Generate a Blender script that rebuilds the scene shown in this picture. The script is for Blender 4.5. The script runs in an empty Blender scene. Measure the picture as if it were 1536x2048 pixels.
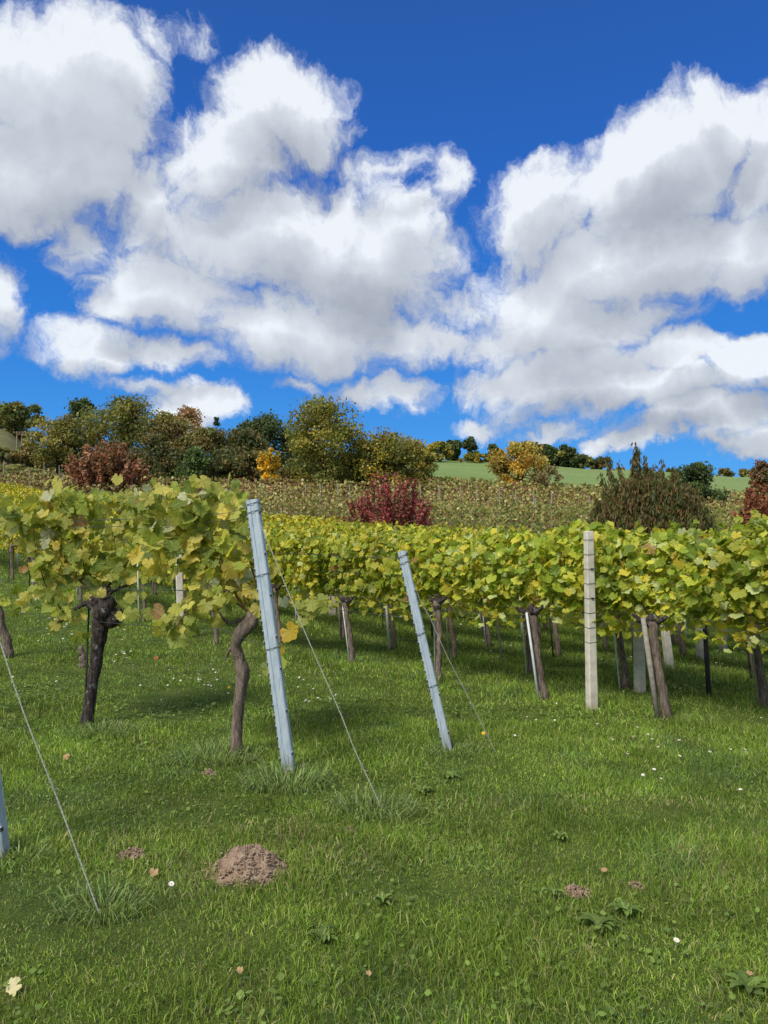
import bpy, math, random
import numpy as np
R = math.radians
sc = bpy.context.scene
COL = sc.collection
# ------------------------------------------------------------------ camera, sky, sun, exposure
FPX = 1479.0; PITCH = math.atan(96/1479.0); EYE = 1.5      # photo is 1536 x 2048, horizon at row 1120
cam = bpy.data.cameras.new('camera'); co = bpy.data.objects.new('camera', cam); COL.objects.link(co)
cam.sensor_fit = 'VERTICAL'; cam.sensor_height = 36.0; cam.lens = 36.0*FPX/2048.0
cam.clip_start = .05; cam.clip_end = 8000
co.location = (0, 0, EYE); co.rotation_euler = (R(90)+PITCH, 0, 0)
sc.camera = co
sc.view_settings.view_transform = 'Standard'; sc.view_settings.look = 'None'
sc.view_settings.gamma = 1; sc.view_settings.exposure = 0.64
sc.cycles.max_bounces = 6; sc.cycles.diffuse_bounces = 3; sc.cycles.transparent_max_bounces = 8
SUN_EL, SUN_AZ = R(44), R(215)      # azimuth clockwise from +Y: behind the camera, to the left
sl = bpy.data.lights.new('sun', 'SUN'); sl.energy = 2.5; sl.angle = R(20); sl.color = (1, .95, .87)
so = bpy.data.objects.new('sun', sl); COL.objects.link(so)
so.location = (0, 0, 60); so.rotation_euler = (R(90)-SUN_EL, 0, math.pi-SUN_AZ)

def ray(x, y):
    u = (x-768)/FPX; v = (1024-y)/FPX; c, s = math.cos(PITCH), math.sin(PITCH)
    return (u, c-v*s, s+v*c)
def azel(x, y):
    a, b, c = ray(x, y); return math.atan2(a, b), math.atan2(c, math.hypot(a, b))

def N(nt, t, **kw):
    n = nt.nodes.new(t)
    for k, v in kw.items(): setattr(n, k, v)
    return n
def setin(nt, n, i, v):
    if hasattr(v, 'is_linked'): nt.links.new(v, n.inputs[i])
    elif v is not None: n.inputs[i].default_value = v
def M(nt, op, a, b=None, c=None, clamp=False):
    n = N(nt, 'ShaderNodeMath', operation=op); n.use_clamp = clamp
    setin(nt, n, 0, a); setin(nt, n, 1, b); setin(nt, n, 2, c)
    return n.outputs[0]
def V(nt, op, a, b=None, c=None):
    n = N(nt, 'ShaderNodeVectorMath', operation=op)
    setin(nt, n, 0, a); setin(nt, n, 1, b); setin(nt, n, 2, c)
    return n.outputs['Value'] if op in ('DOT_PRODUCT', 'LENGTH') else n.outputs[0]
def mix(nt, f, a, b, bt='MIX'):
    n = N(nt, 'ShaderNodeMix', data_type='RGBA', blend_type=bt)
    setin(nt, n, 0, f); setin(nt, n, 6, a); setin(nt, n, 7, b)
    return n.outputs[2]
def ramp(nt, f, stops, interp='LINEAR'):
    n = N(nt, 'ShaderNodeValToRGB'); cr = n.color_ramp; cr.interpolation = interp
    while len(cr.elements) > 1: cr.elements.remove(cr.elements[-1])
    for i, (p, c) in enumerate(stops):
        e = cr.elements[0] if i == 0 else cr.elements.new(p)
        e.position = p; e.color = (c[0], c[1], c[2], 1)
    nt.links.new(f, n.inputs[0]); return n.outputs[0]
def noise(nt, vec, scale, detail=4, rough=.55, out=0, dim='3D', dist=0):
    n = N(nt, 'ShaderNodeTexNoise', noise_dimensions=dim)
    if vec is not None: nt.links.new(vec, n.inputs['Vector'])
    n.inputs['Scale'].default_value = scale; n.inputs['Detail'].default_value = detail
    n.inputs['Roughness'].default_value = rough; n.inputs['Distortion'].default_value = dist
    return n.outputs[out]
def sstep(nt, v, a, b, lo=0., hi=1.):
    n = N(nt, 'ShaderNodeMapRange', interpolation_type='SMOOTHSTEP')
    setin(nt, n, 0, v); n.inputs[1].default_value = a; n.inputs[2].default_value = b
    n.inputs[3].default_value = lo; n.inputs[4].default_value = hi
    return n.outputs[0]

# cumulus banks as directions in the sky: (column, row, half width, half height, weight)
BANKS = [(880,610,110,55,.7),(960,560,90,60,.7),(960,770,110,40,.7),(1080,830,90,30,.6),(1350,860,150,22,.6),(95,190,185,165,1.15),(40,330,200,125,1.1),(190,120,95,85,.8),(150,350,130,95,.9),
 (570,225,160,95,1.),(430,310,140,95,1.),(660,235,85,75,.8),(300,375,110,60,.8),
 (520,470,280,110,1.2),(340,570,150,105,1.1),(700,510,205,155,1.2),(870,370,42,75,.75),(600,660,200,95,1.),(250,620,62,45,.8),(800,690,190,55,.9),
 (165,712,118,66,1.),(350,722,90,38,.85),
 (1090,430,165,110,1.),(1290,350,180,130,1.1),(1420,250,95,85,1.),(1540,310,130,125,1.),(1300,510,330,110,1.3),(1060,590,150,75,.8),(1500,480,170,120,1.2),
 (1150,650,260,85,1.),(950,690,110,50,.8),(1380,715,150,50,.9),(1110,765,210,55,1.),(1540,745,130,62,1.),(1250,800,330,42,1.),(1460,845,190,36,.9),
 (970,836,80,24,.8),(770,785,120,36,.75),(1260,888,98,20,.85),(1480,885,115,20,.8),(1110,868,70,20,.65),(590,775,50,24,.6),
 (400,828,85,38,.95),(330,790,110,18,.5),(-10,600,75,95,.62),(165,500,60,60,.40),(390,105,42,40,.36),(775,320,85,42,.5),(300,90,45,40,.30)]
def sky_density():
    g = bpy.data.node_groups.new('cloud_density', 'ShaderNodeTree')
    g.interface.new_socket('q', in_out='INPUT', socket_type='NodeSocketVector')
    g.interface.new_socket('d', in_out='OUTPUT', socket_type='NodeSocketFloat')
    g.interface.new_socket('s', in_out='OUTPUT', socket_type='NodeSocketFloat')
    gi = N(g, 'NodeGroupInput'); go = N(g, 'NodeGroupOutput'); q0 = gi.outputs[0]
    w1 = noise(g, q0, 5.0, 2, .5, 1, '2D'); w2 = noise(g, q0, 17.0, 4, .6, 1, '2D')
    q = V(g, 'MULTIPLY_ADD', V(g, 'SUBTRACT', w1, (.5,.5,.5)), (.10,.085,0), q0)
    q = V(g, 'MULTIPLY_ADD', V(g, 'SUBTRACT', w2, (.5,.5,.5)), (.055,.05,0), q)
    m = None
    for (x, y, rx, ry, w) in BANKS:
        rx *= 1.06; ry *= 1.09
        a, e = azel(x, y); a2, _ = azel(x+rx, y); _, e2 = azel(x, y-ry)
        iv = (1/abs(a2-a), 1/abs(e2-e), 0)
        p = V(g, 'MULTIPLY_ADD', q, iv, (-a*iv[0], -e*iv[1], 0))
        d = V(g, 'DOT_PRODUCT', p, p)
        b = M(g, 'MULTIPLY_ADD', d, -w*.8, w*.8)
        if m is None: m = b
        else: m = M(g, 'SMOOTH_MAX', m, b, .18)
    sx = N(g, 'ShaderNodeSeparateXYZ'); g.links.new(q0, sx.inputs[0])
    aa = M(g, 'ABSOLUTE', sx.outputs[0])
    bg = M(g, 'MAXIMUM', sstep(g, aa, .56, .8, -1, .22), sstep(g, sx.outputs[1], .74, .95, -1, .15))
    m = M(g, 'MAXIMUM', m, bg); m = M(g, 'MAXIMUM', m, -1.0)
    f = noise(g, q, 6.5, 10, .66, 0, '2D'); f2 = noise(g, q, 26, 8, .72, 0, '2D')
    f = M(g, 'MULTIPLY_ADD', M(g, 'SUBTRACT', f, .5), 1.35, M(g, 'MULTIPLY', M(g, 'SUBTRACT', f2, .5), .60))
    g.links.new(M(g, 'ADD', m, f), go.inputs[0])
    fs = noise(g, q, 6.5, 4, .5, 0, '2D'); g.links.new(M(g, 'MULTIPLY_ADD', M(g, 'SUBTRACT', fs, .5), 1.3, m), go.inputs[1])
    return g
def make_world():
    w = bpy.data.worlds.new('World'); sc.world = w; w.use_nodes = True; nt = w.node_tree; nt.nodes.clear()
    tc = N(nt, 'ShaderNodeTexCoord'); sp = N(nt, 'ShaderNodeSeparateXYZ'); nt.links.new(tc.outputs['Generated'], sp.inputs[0])
    az = M(nt, 'ARCTAN2', sp.outputs[0], sp.outputs[1]); el = M(nt, 'ARCSINE', sp.outputs[2])
    cb = N(nt, 'ShaderNodeCombineXYZ'); nt.links.new(az, cb.inputs[0]); nt.links.new(el, cb.inputs[1]); q = cb.outputs[0]
    g = sky_density()
    def dens(qq):
        n = N(nt, 'ShaderNodeGroup', node_tree=g); nt.links.new(qq, n.inputs[0]); return n.outputs
    g0 = dens(q); g1 = dens(V(nt, 'ADD', q, (-.014, .050, 0))); d0 = g0[0]; d1 = g1[0]
    alpha = sstep(nt, d0, -.20, .58)
    relief = M(nt, 'ADD', M(nt, 'MULTIPLY', M(nt, 'SUBTRACT', g0[1], g1[1]), -.62), M(nt, 'MULTIPLY', M(nt, 'SUBTRACT', d0, g0[1]), -.30))                       # faces turned to the sun are thinner towards it
    thick = sstep(nt, d0, .25, 1.15)
    shade = M(nt, 'ADD', M(nt, 'MULTIPLY_ADD', relief, -1.25, .66), M(nt, 'MULTIPLY', thick, -.22), clamp=True)
    cloud = ramp(nt, shade, [(0, (.27,.30,.36)), (.3, (.36,.39,.445)), (.55, (.455,.49,.545)), (.8, (.56,.595,.645)), (1, (.70,.735,.775))])
    ns = N(nt, 'ShaderNodeTexSky', sky_type='NISHITA'); ns.sun_disc = False
    ns.sun_elevation = SUN_EL; ns.sun_rotation = SUN_AZ; ns.air_density = 1.0; ns.dust_density = .4; ns.ozone_density = 3
    deep = ramp(nt, M(nt, 'MULTIPLY', el, 1/1.5708), [(0, (.08,.36,.74)), (.07, (.042,.28,.70)), (.17, (.016,.17,.58)), (.30, (.012,.105,.44)), (.44, (.014,.078,.32)), (1, (.012,.05,.22))])
    nis = mix(nt, 1.0, ns.outputs[0], (.1,.1,.1,1), 'MULTIPLY')
    sky = mix(nt, .08, deep, nis)
    col = mix(nt, M(nt, 'MULTIPLY', alpha, .97), sky, cloud)
    bgn = N(nt, 'ShaderNodeBackground'); nt.links.new(col, bgn.inputs[0]); bgn.inputs[1].default_value = .81
    out = N(nt, 'ShaderNodeOutputWorld'); nt.links.new(bgn.outputs[0], out.inputs[0])
    w.cycles.sampling_method = 'MANUAL'; w.cycles.sample_map_resolution = 512
make_world()

# ------------------------------------------------------------------ terrain function
def slope(x, y):
    r = ray(x, y); return r[0]/r[1], r[2]/r[1]
def ss(a, b, t):
    t = np.clip((t-a)/(b-a), 0, 1); return t*t*(3-2*t)
COLS = [-100,0,80,400,768,1000,1200,1536,1650]
DS = [20,30,50,70,90,110,130,200]
TAB = [[1130,1080,1030,1000,968,915,845,790],[1130,1080,1032,1002,972,932,868,815],[1130,1085,1036,1004,976,948,915,895],
 [1135,1090,1042,1004,978,960,948,918],[1138,1100,1056,1014,985,962,948,915],[1138,1104,1060,1020,992,974,966,922],
 [1138,1106,1062,1028,1002,986,974,938],[1140,1108,1066,1034,1010,996,985,955],[1140,1108,1066,1034,1010,996,985,958]]
US = np.array([slope(c, 1000)[0] for c in COLS])
ZT = np.array([[EYE+D*slope(c, y)[1] for D, y in zip(DS, row)] for c, row in zip(COLS, TAB)])
def tab(u, D):
    u = np.clip(u, US[0], US[-1]); i = np.clip(np.searchsorted(US, u)-1, 0, len(US)-2); t = (u-US[i])/(US[i+1]-US[i])
    Da = np.clip(D, DS[0], DS[-1]); ds = np.array(DS, float)
    j = np.clip(np.searchsorted(ds, Da)-1, 0, len(ds)-2); q = (Da-ds[j])/(ds[j+1]-ds[j]); t = t*t*(3-2*t)
    return (ZT[i,j]*(1-t)+ZT[i+1,j]*t)*(1-q)+(ZT[i,j+1]*(1-t)+ZT[i+1,j+1]*t)*q
def H(X, Y):
    X = np.asarray(X, float); Y = np.asarray(Y, float)
    s = (Y-X)*.70710678; n = (X+Y)*.70710678
    s1 = np.clip(s-8, 0, 80); n1 = np.clip(n-12, 0, 14); sm = np.sqrt(s1*s1+4)-2
    z = .08*sm+.0005*sm*sm+.05*(np.sqrt(n1*n1+4)-2)
    u = X/np.maximum(Y, 1.0); D = np.hypot(X, Y)/np.sqrt(1+np.clip(u, US[0], US[-1])**2)
    w = ss(23, 30, n)*ss(2, 12, Y)
    z = z*(1-w)+(tab(u, D)-np.clip(D-205, 0, 60)**1.15*.12)*w
    return z+.02*np.sin(X*1.3+.5)*np.sin(Y*1.1+1)+.012*np.sin(X*2.9+Y*2.1)
def hit(x, y, Dmin=1.):
    u, m = slope(x, y); Ds = np.arange(Dmin, 260, .01); h = H(u*Ds, Ds); k = int(np.argmax(EYE+m*Ds <= h))
    return float(u*Ds[k]), float(Ds[k]), float(h[k])
def atD(x, D):
    u = slope(x, 1000)[0]; return float(u*D), float(D), float(H(u*D, D))
def sn(s, n): return (n-s)*.70710678, (n+s)*.70710678

# ------------------------------------------------------------------ mesh helpers
class MB:
    def __init__(s): s.v = []; s.f = []; s.m = []; s.c = []; s.uv = []; s.n = 0
    def add(s, v, f, mi=0, c=(.5,.5,.5), uv=None):
        v = np.asarray(v, float).reshape(-1, 3); b = s.n
        s.v.append(v); s.n += len(v)
        s.f += [tuple(i+b for i in q) for q in f]; s.m += [mi]*len(f)
        c = np.asarray(c, float); s.c.append(np.broadcast_to(c, (len(v), 3)))
        s.uv.append(np.zeros((len(v), 2)) if uv is None else np.asarray(uv, float))
    def tube(s, pts, rad, seg=7, mi=0, c=(.5,.5,.5), wob=0, rng=None, cap=True):
        pts = np.asarray(pts, float); k = len(pts); rad = np.broadcast_to(np.asarray(rad, float), (k,))
        t = np.gradient(pts, axis=0); t /= np.linalg.norm(t, axis=1)[:, None]+1e-9
        up = np.array([0,0,1.]) if abs(t[0][2]) < .8 else np.array([1.,0,0]); vs = []
        for i in range(k):
            a = np.cross(up, t[i]); a /= np.linalg.norm(a)+1e-9; b = np.cross(t[i], a); up = b
            ang = np.arange(seg)*2*math.pi/seg
            rr = rad[i]*(1+(wob*rng.uniform(-1, 1, seg) if wob else 0))
            vs.append(pts[i]+np.outer(np.cos(ang)*rr, a)+np.outer(np.sin(ang)*rr, b))
        fs = [(i*seg+j, i*seg+(j+1) % seg, (i+1)*seg+(j+1) % seg, (i+1)*seg+j) for i in range(k-1) for j in range(seg)]
        if cap: fs += [tuple(range(seg))[::-1], tuple((k-1)*seg+j for j in range(seg))]
        s.add(np.concatenate(vs), fs, mi, c)
    def box(s, c, d, mi=0, rot=None, col=(.5,.5,.5)):
        p = np.array([(x, y, z) for x in (-.5, .5) for y in (-.5, .5) for z in (-.5, .5)])*np.array(d)
        if rot is not None: p = p @ np.array(rot).T
        s.add(p+np.array(c), [(0,1,3,2),(4,6,7,5),(0,4,5,1),(2,3,7,6),(0,2,6,4),(1,5,7,3)], mi, col)
    def mesh(s, name, mats, smooth=False):
        me = bpy.data.meshes.new(name); v = np.concatenate(s.v).astype(np.float32)
        L = np.fromiter((len(f) for f in s.f), np.int32, len(s.f)); idx = np.fromiter((i for f in s.f for i in f), np.int32, int(L.sum()))
        return fill(me, v, L, idx, mats, np.concatenate(s.c), np.concatenate(s.uv), np.array(s.m, np.int32), smooth)
    def build(s, name, mats, parent=None, smooth=False):
        return link(name, s.mesh(name, mats, smooth), parent)
def fill(me, v, L, idx, mats, col=None, uv=None, mi=None, smooth=False):
    me.vertices.add(len(v)); me.vertices.foreach_set('co', np.ascontiguousarray(v, np.float32).ravel())
    me.loops.add(len(idx)); me.loops.foreach_set('vertex_index', idx.astype(np.int32))
    me.polygons.add(len(L)); st = np.zeros(len(L), np.int32); st[1:] = np.cumsum(L)[:-1]
    me.polygons.foreach_set('loop_start', st)
    if mi is not None: me.polygons.foreach_set('material_index', mi.astype(np.int32))
    me.polygons.foreach_set('use_smooth', np.full(len(L), smooth, bool))
    if col is not None:
        a = me.color_attributes.new('tone', 'FLOAT_COLOR', 'POINT'); c4 = np.ones((len(v), 4), np.float32); c4[:, :3] = col
        a.data.foreach_set('color', c4.ravel())
    if uv is not None:
        a = me.attributes.new('leafpos', 'FLOAT2', 'POINT'); a.data.foreach_set('vector', uv.astype(np.float32).ravel())
    for m in (mats if isinstance(mats, (list, tuple)) else [mats]): me.materials.append(m)
    me.update(calc_edges=True); return me
def link(name, me, parent=None):
    o = bpy.data.objects.new(name, me); COL.objects.link(o)
    if parent is not None: o.parent = parent
    return o
def tag(o, label=None, cat=None, group=None, kind=None):
    for k, val in (('label', label), ('category', cat), ('group', group), ('kind', kind)):
        if val: o[k] = val
    return o
def empty(name, loc, rz=0.):
    o = bpy.data.objects.new(name, None); COL.objects.link(o); o.location = loc; o.rotation_euler = (0, 0, rz); o.empty_display_size = .2
    return o

# ------------------------------------------------------------------ materials
def mat(name):
    m = bpy.data.materials.new(name); m.use_nodes = True; nt = m.node_tree; nt.nodes.clear()
    return m, nt, N(nt, 'ShaderNodeOutputMaterial')
def principled(nt, col, rough=.7, metal=0., bump=None, bs=.3, bd=.01, spec=.4):
    p = N(nt, 'ShaderNodeBsdfPrincipled'); setin(nt, p, 'Base Color', col); setin(nt, p, 'Roughness', rough); p.inputs['Metallic'].default_value = metal
    p.inputs['Specular IOR Level'].default_value = spec
    if bump is not None:
        b = N(nt, 'ShaderNodeBump'); b.inputs['Strength'].default_value = bs; b.inputs['Distance'].default_value = bd
        nt.links.new(bump, b.inputs['Height']); nt.links.new(b.outputs[0], p.inputs['Normal'])
    return p.outputs[0]
def tone(nt):
    a = N(nt, 'ShaderNodeVertexColor', layer_name='tone'); return a.outputs[0]
def objpos(nt): return N(nt, 'ShaderNodeTexCoord').outputs['Object']
def worldpos(nt): return N(nt, 'ShaderNodeNewGeometry').outputs['Position']
def leaf_mat(name, veins=False, trans=.35, objtint=True, rough=.5):
    m, nt, out = mat(name); c = tone(nt)
    if objtint:
        oi = N(nt, 'ShaderNodeObjectInfo'); c = mix(nt, 1.0, c, oi.outputs['Color'], 'MULTIPLY')
    if veins:
        a = N(nt, 'ShaderNodeAttribute', attribute_name='leafpos'); sp = N(nt, 'ShaderNodeSeparateXYZ'); nt.links.new(a.outputs['Vector'], sp.inputs[0])
        ang = M(nt, 'ARCTAN2', sp.outputs[0], sp.outputs[1])
        v = M(nt, 'ABSOLUTE', M(nt, 'SINE', M(nt, 'MULTIPLY', ang, 3.2)))
        rad = V(nt, 'LENGTH', a.outputs['Vector'])
        vein = sstep(nt, M(nt, 'MULTIPLY', v, rad), .015, .07, 1, 0)
        c = mix(nt, M(nt, 'MULTIPLY', vein, .45), c, (.42,.46,.17,1))
        nz = noise(nt, a.outputs['Vector'], 6, 3); c = mix(nt, sstep(nt, nz, .45, .75, 0, .35), c, (.52,.50,.12,1))
    p = principled(nt, c, rough, spec=.35)
    t = N(nt, 'ShaderNodeBsdfTranslucent'); nt.links.new(mix(nt, 1., c, (1.15,1.1,.6,1), 'MULTIPLY'), t.inputs[0])
    ms = N(nt, 'ShaderNodeMixShader'); ms.inputs[0].default_value = trans
    nt.links.new(p, ms.inputs[1]); nt.links.new(t.outputs[0], ms.inputs[2]); nt.links.new(ms.outputs[0], out.inputs[0])
    return m
def bark_mat(name, c1, c2, sc_=30, c3=None):
    m, nt, out = mat(name); p = objpos(nt)
    st = V(nt, 'MULTIPLY', p, (1,1,.22)); n1 = noise(nt, st, sc_, 6, .7); n2 = noise(nt, p, sc_*.35, 4, .6); n1 = M(nt, 'ADD', M(nt, 'MULTIPLY', n1, .75), M(nt, 'MULTIPLY', noise(nt, V(nt, 'MULTIPLY', p, (1,1,.45)), sc_*2.6, 3, .6), .25))
    c = mix(nt, sstep(nt, n1, .35, .68), c1+(1,), c2+(1,))
    if c3: c = mix(nt, sstep(nt, n2, .56, .68, 0, .8), c, c3+(1,))
    nt.links.new(principled(nt, c, .92, bump=n1, bs=1, bd=.02, spec=.15), out.inputs[0]); return m
MT = {}
MT['leaf_near'] = leaf_mat('vine leaf near', True, .55)
MT['leaf'] = leaf_mat('vine leaf', False, .48)
MT['tree_leaf'] = leaf_mat('tree leaf', False, .38, False, .6)
MT['grass'] = leaf_mat('grass blade', False, .30, False, .45)
MT['bark_dark'] = bark_mat('old vine bark', (.012,.010,.009), (.10,.08,.07), 45, (.26,.25,.22))
MT['bark'] = bark_mat('vine bark', (.085,.062,.048), (.30,.235,.185), 45)
MT['tree_bark'] = bark_mat('tree bark', (.03,.025,.02), (.12,.10,.08), 4)
MT['cane'] = bark_mat('cane', (.09,.045,.02), (.26,.14,.07), 20)
def concrete():
    m, nt, out = mat('concrete'); p = objpos(nt); n1 = noise(nt, p, 9, 6, .65); n2 = noise(nt, p, 120, 3, .6)
    c = ramp(nt, n1, [(.3, (.42,.38,.29)), (.55, (.60,.56,.45)), (.8, (.72,.68,.57))])
    c = mix(nt, sstep(nt, n2, .62, .8, 0, .5), c, (.16,.15,.13,1))
    sp = N(nt, 'ShaderNodeSeparateXYZ'); nt.links.new(p, sp.inputs[0])
    c = mix(nt, sstep(nt, M(nt, 'ADD', sp.outputs[2], M(nt, 'MULTIPLY', n1, .1)), .03, .16, .6, 0), c, (.20,.13,.08,1))
    nt.links.new(principled(nt, c, .9, bump=n2, bs=.35, bd=.004, spec=.2), out.inputs[0]); return m
MT['concrete'] = concrete()
def galv():
    m, nt, out = mat('galvanised steel'); p = objpos(nt); n1 = noise(nt, V(nt, 'MULTIPLY', p, (1,1,.3)), 24, 7, .7); n2 = noise(nt, V(nt, 'MULTIPLY', p, (3,3,.25)), 16, 5, .6)
    c = ramp(nt, n1, [(.3, (.33,.40,.45)), (.5, (.45,.53,.57)), (.72, (.57,.63,.65))])
    c = mix(nt, sstep(nt, n2, .56, .72, 0, .6), c, (.22,.26,.28,1)); n3 = noise(nt, p, 55, 5, .7); c = mix(nt, sstep(nt, n3, .64, .72, 0, .55), c, (.20,.14,.09,1))
    sp = N(nt, 'ShaderNodeSeparateXYZ'); nt.links.new(p, sp.inputs[0])
    c = mix(nt, sstep(nt, M(nt, 'ADD', sp.outputs[2], M(nt, 'MULTIPLY', n2, .3)), .12, .34, .55, 0), c, (.20,.18,.13,1))
    nt.links.new(principled(nt, c, .62, .25, bump=n1, bs=.2, bd=.003), out.inputs[0]); return m
MT['galv'] = galv()
def flat(name, col, rough=.7, metal=0., nscale=None, col2=None):
    m, nt, out = mat(name); c = col+(1,); b = None
    if nscale:
        b = noise(nt, objpos(nt), nscale, 5, .6); c = mix(nt, b, col+(1,), (col2 or tuple(x*.4 for x in col))+(1,))
    nt.links.new(principled(nt, c, rough, metal, bump=b), out.inputs[0]); return m
MT['slot'] = flat('dark slot', (.03,.032,.035))
MT['wire'] = flat('steel wire', (.14,.14,.145), .5, .6, 60, (.05,.05,.05))
MT['guy'] = flat('twisted wire', (.44,.46,.41), .6, .2, 30, (.24,.23,.17))
MT['stake_pale'] = flat('pale stake', (.72,.76,.74), .6, 0, 14, (.42,.43,.38))
MT['stake_wood'] = flat('weathered wood stake', (.46,.42,.35), .9, 0, 30, (.10,.08,.06))
MT['stake_dark'] = flat('dark stake', (.06,.05,.05), .8, 0, 30)
MT['petal'] = flat('white petals', (.82,.82,.80), .6)
MT['pollen'] = flat('yellow pollen', (.75,.48,.03), .7)
MT['dry_leaf'] = flat('dry leaf', (.50,.34,.17), .7, 0, 25, (.30,.16,.07))
MT['post_dull'] = flat('weathered post', (.40,.37,.29), .9, 0, 12, (.2,.18,.13))
MT['wood'] = flat('pale timber', (.34,.24,.13), .8, 0, 6, (.2,.14,.08))
def soil():
    m, nt, out = mat('soil'); p = objpos(nt); n1 = noise(nt, p, 22, 6, .7); v = N(nt, 'ShaderNodeTexVoronoi'); nt.links.new(p, v.inputs[0]); v.inputs['Scale'].default_value = 95
    c = ramp(nt, n1, [(.28, (.15,.10,.065)), (.5, (.32,.225,.15)), (.75, (.50,.385,.28))])
    h = M(nt, 'ADD', M(nt, 'MULTIPLY', v.outputs[0], -.6), n1)
    nt.links.new(principled(nt, c, .95, bump=h, bs=1, bd=.012, spec=.1), out.inputs[0]); return m
MT['soil'] = soil()
def ground():
    m, nt, out = mat('ground'); p = worldpos(nt); n0 = noise(nt, p, .35, 4, .6); n1 = noise(nt, p, 3.2, 6, .7); n2 = noise(nt, p, 38, 5, .7)
    a = ramp(nt, n1, [(.3, (.05,.075,.016)), (.5, (.085,.125,.024)), (.72, (.14,.165,.04))])
    a = mix(nt, sstep(nt, n2, .5, .8, 0, .7), a, (.10,.115,.03,1))
    a = mix(nt, sstep(nt, n0, .55, .7, 0, .4), a, (.10,.085,.035,1))
    # meadow on the far slope and worn soil between the autumn rows, by place
    sp = N(nt, 'ShaderNodeSeparateXYZ'); nt.links.new(p, sp.inputs[0])
    far = sstep(nt, M(nt, 'ADD', sp.outputs[1], M(nt, 'MULTIPLY', n0, 6)), 112, 118)
    nf = noise(nt, V(nt, 'MULTIPLY', p, (.25,1,1)), .12, 5, .6)
    fld = ramp(nt, nf, [(.3, (.17,.25,.075)), (.7, (.24,.31,.11))])
    fld = mix(nt, sstep(nt, noise(nt, p, 1.2, 4, .7), .4, .8, 0, .3), fld, (.06,.10,.03,1))
    dryf = mix(nt, sstep(nt, noise(nt, p, .5, 5, .7), .35, .65), (.10,.10,.04,1), (.17,.15,.075,1)); fld = mix(nt, sstep(nt, sp.outputs[0], -38, -30, .9, 0), fld, dryf)
    mid = sstep(nt, sp.outputs[1], 34, 46)
    a = mix(nt, mid, a, ramp(nt, n1, [(.3, (.06,.055,.025)), (.7, (.13,.11,.05))]))
    c = mix(nt, far, a, fld)
    nt.links.new(principled(nt, c, .95, bump=n2, bs=.8, bd=.03, spec=.1), out.inputs[0]); return m
MT['ground'] = ground()

# ------------------------------------------------------------------ ground: one sheet to the horizon
def make_ground():
    rad = np.concatenate([np.arange(.0, 16, .25), np.geomspace(16, 320, 150), np.geomspace(340, 5000, 16)]); rad[0] = .01
    fr = np.linspace(-R(42), R(42), 240); bk = np.linspace(R(42), 2*math.pi-R(42), 80)[1:-1]; an = np.concatenate([fr, bk]); na = len(an)
    Rr, A = np.meshgrid(rad, an, indexing='ij'); X = Rr*np.sin(A); Y = Rr*np.cos(A); Z = H(X, Y)
    Z = Z*(1-ss(330, 900, Rr))-4*ss(330, 900, Rr)
    v = np.stack([X, Y, Z], -1).reshape(-1, 3); k = len(rad)
    i, j = np.meshgrid(np.arange(k-1), np.arange(na), indexing='ij'); j2 = (j+1) % na
    f = np.stack([i*na+j, (i+1)*na+j, (i+1)*na+j2, i*na+j2], -1).reshape(-1, 4)[:, ::-1]
    me = fill(bpy.data.meshes.new('ground'), v, np.full(len(f), 4, np.int32), f.ravel(), MT['ground'], smooth=True)
    tag(link('ground', me), kind='structure')
make_ground()

# value noise for placing patches
_rg = np.random.default_rng(5); _G = _rg.random((64, 64))
def vn(x, y, sc_):
    x = x*sc_+200; y = y*sc_+200; xi = np.floor(x).astype(int); yi = np.floor(y).astype(int); fx = x-xi; fy = y-yi
    fx = fx*fx*(3-2*fx); fy = fy*fy*(3-2*fy); g = lambda a, b: _G[a % 64, b % 64]
    return (g(xi,yi)*(1-fx)+g(xi+1,yi)*fx)*(1-fy)+(g(xi,yi+1)*(1-fx)+g(xi+1,yi+1)*fx)*fy

# ------------------------------------------------------------------ grass blades
def blades(rng, X, Y, hgt, wid, lean, col, Z=None, az=None):
    k = len(X); Z = H(X, Y) if Z is None else Z
    a = rng.uniform(0, 2*math.pi, k); b = a+rng.uniform(-.9, .9, k) if az is None else az
    w = np.stack([np.cos(a), np.sin(a), np.zeros(k)], -1)*wid[:, None]*.5
    d = np.stack([np.cos(b), np.sin(b), np.zeros(k)], -1)
    base = np.stack([X, Y, Z-.006], -1); L = lean[:, None]; Hh = hgt[:, None]; up = np.array([0,0,1.])
    mid = base+up*Hh*.6*np.cos(L*.6)+d*Hh*.6*np.sin(L*.6)
    tip = mid+up*Hh*.5*np.cos(L*1.7)+d*Hh*.5*np.sin(L*1.7)
    v = np.stack([base-w, base+w, mid+w*.75, mid-w*.75, tip], 1).reshape(-1, 3)
    i = np.arange(k)[:, None]*5; f = np.concatenate([i+0, i+1, i+2, i+3, i+3, i+2, i+4], 1).ravel()
    Ls = np.tile(np.array([4, 3], np.int32), k)
    return v, Ls, f, np.repeat(col, 5, axis=0)
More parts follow.
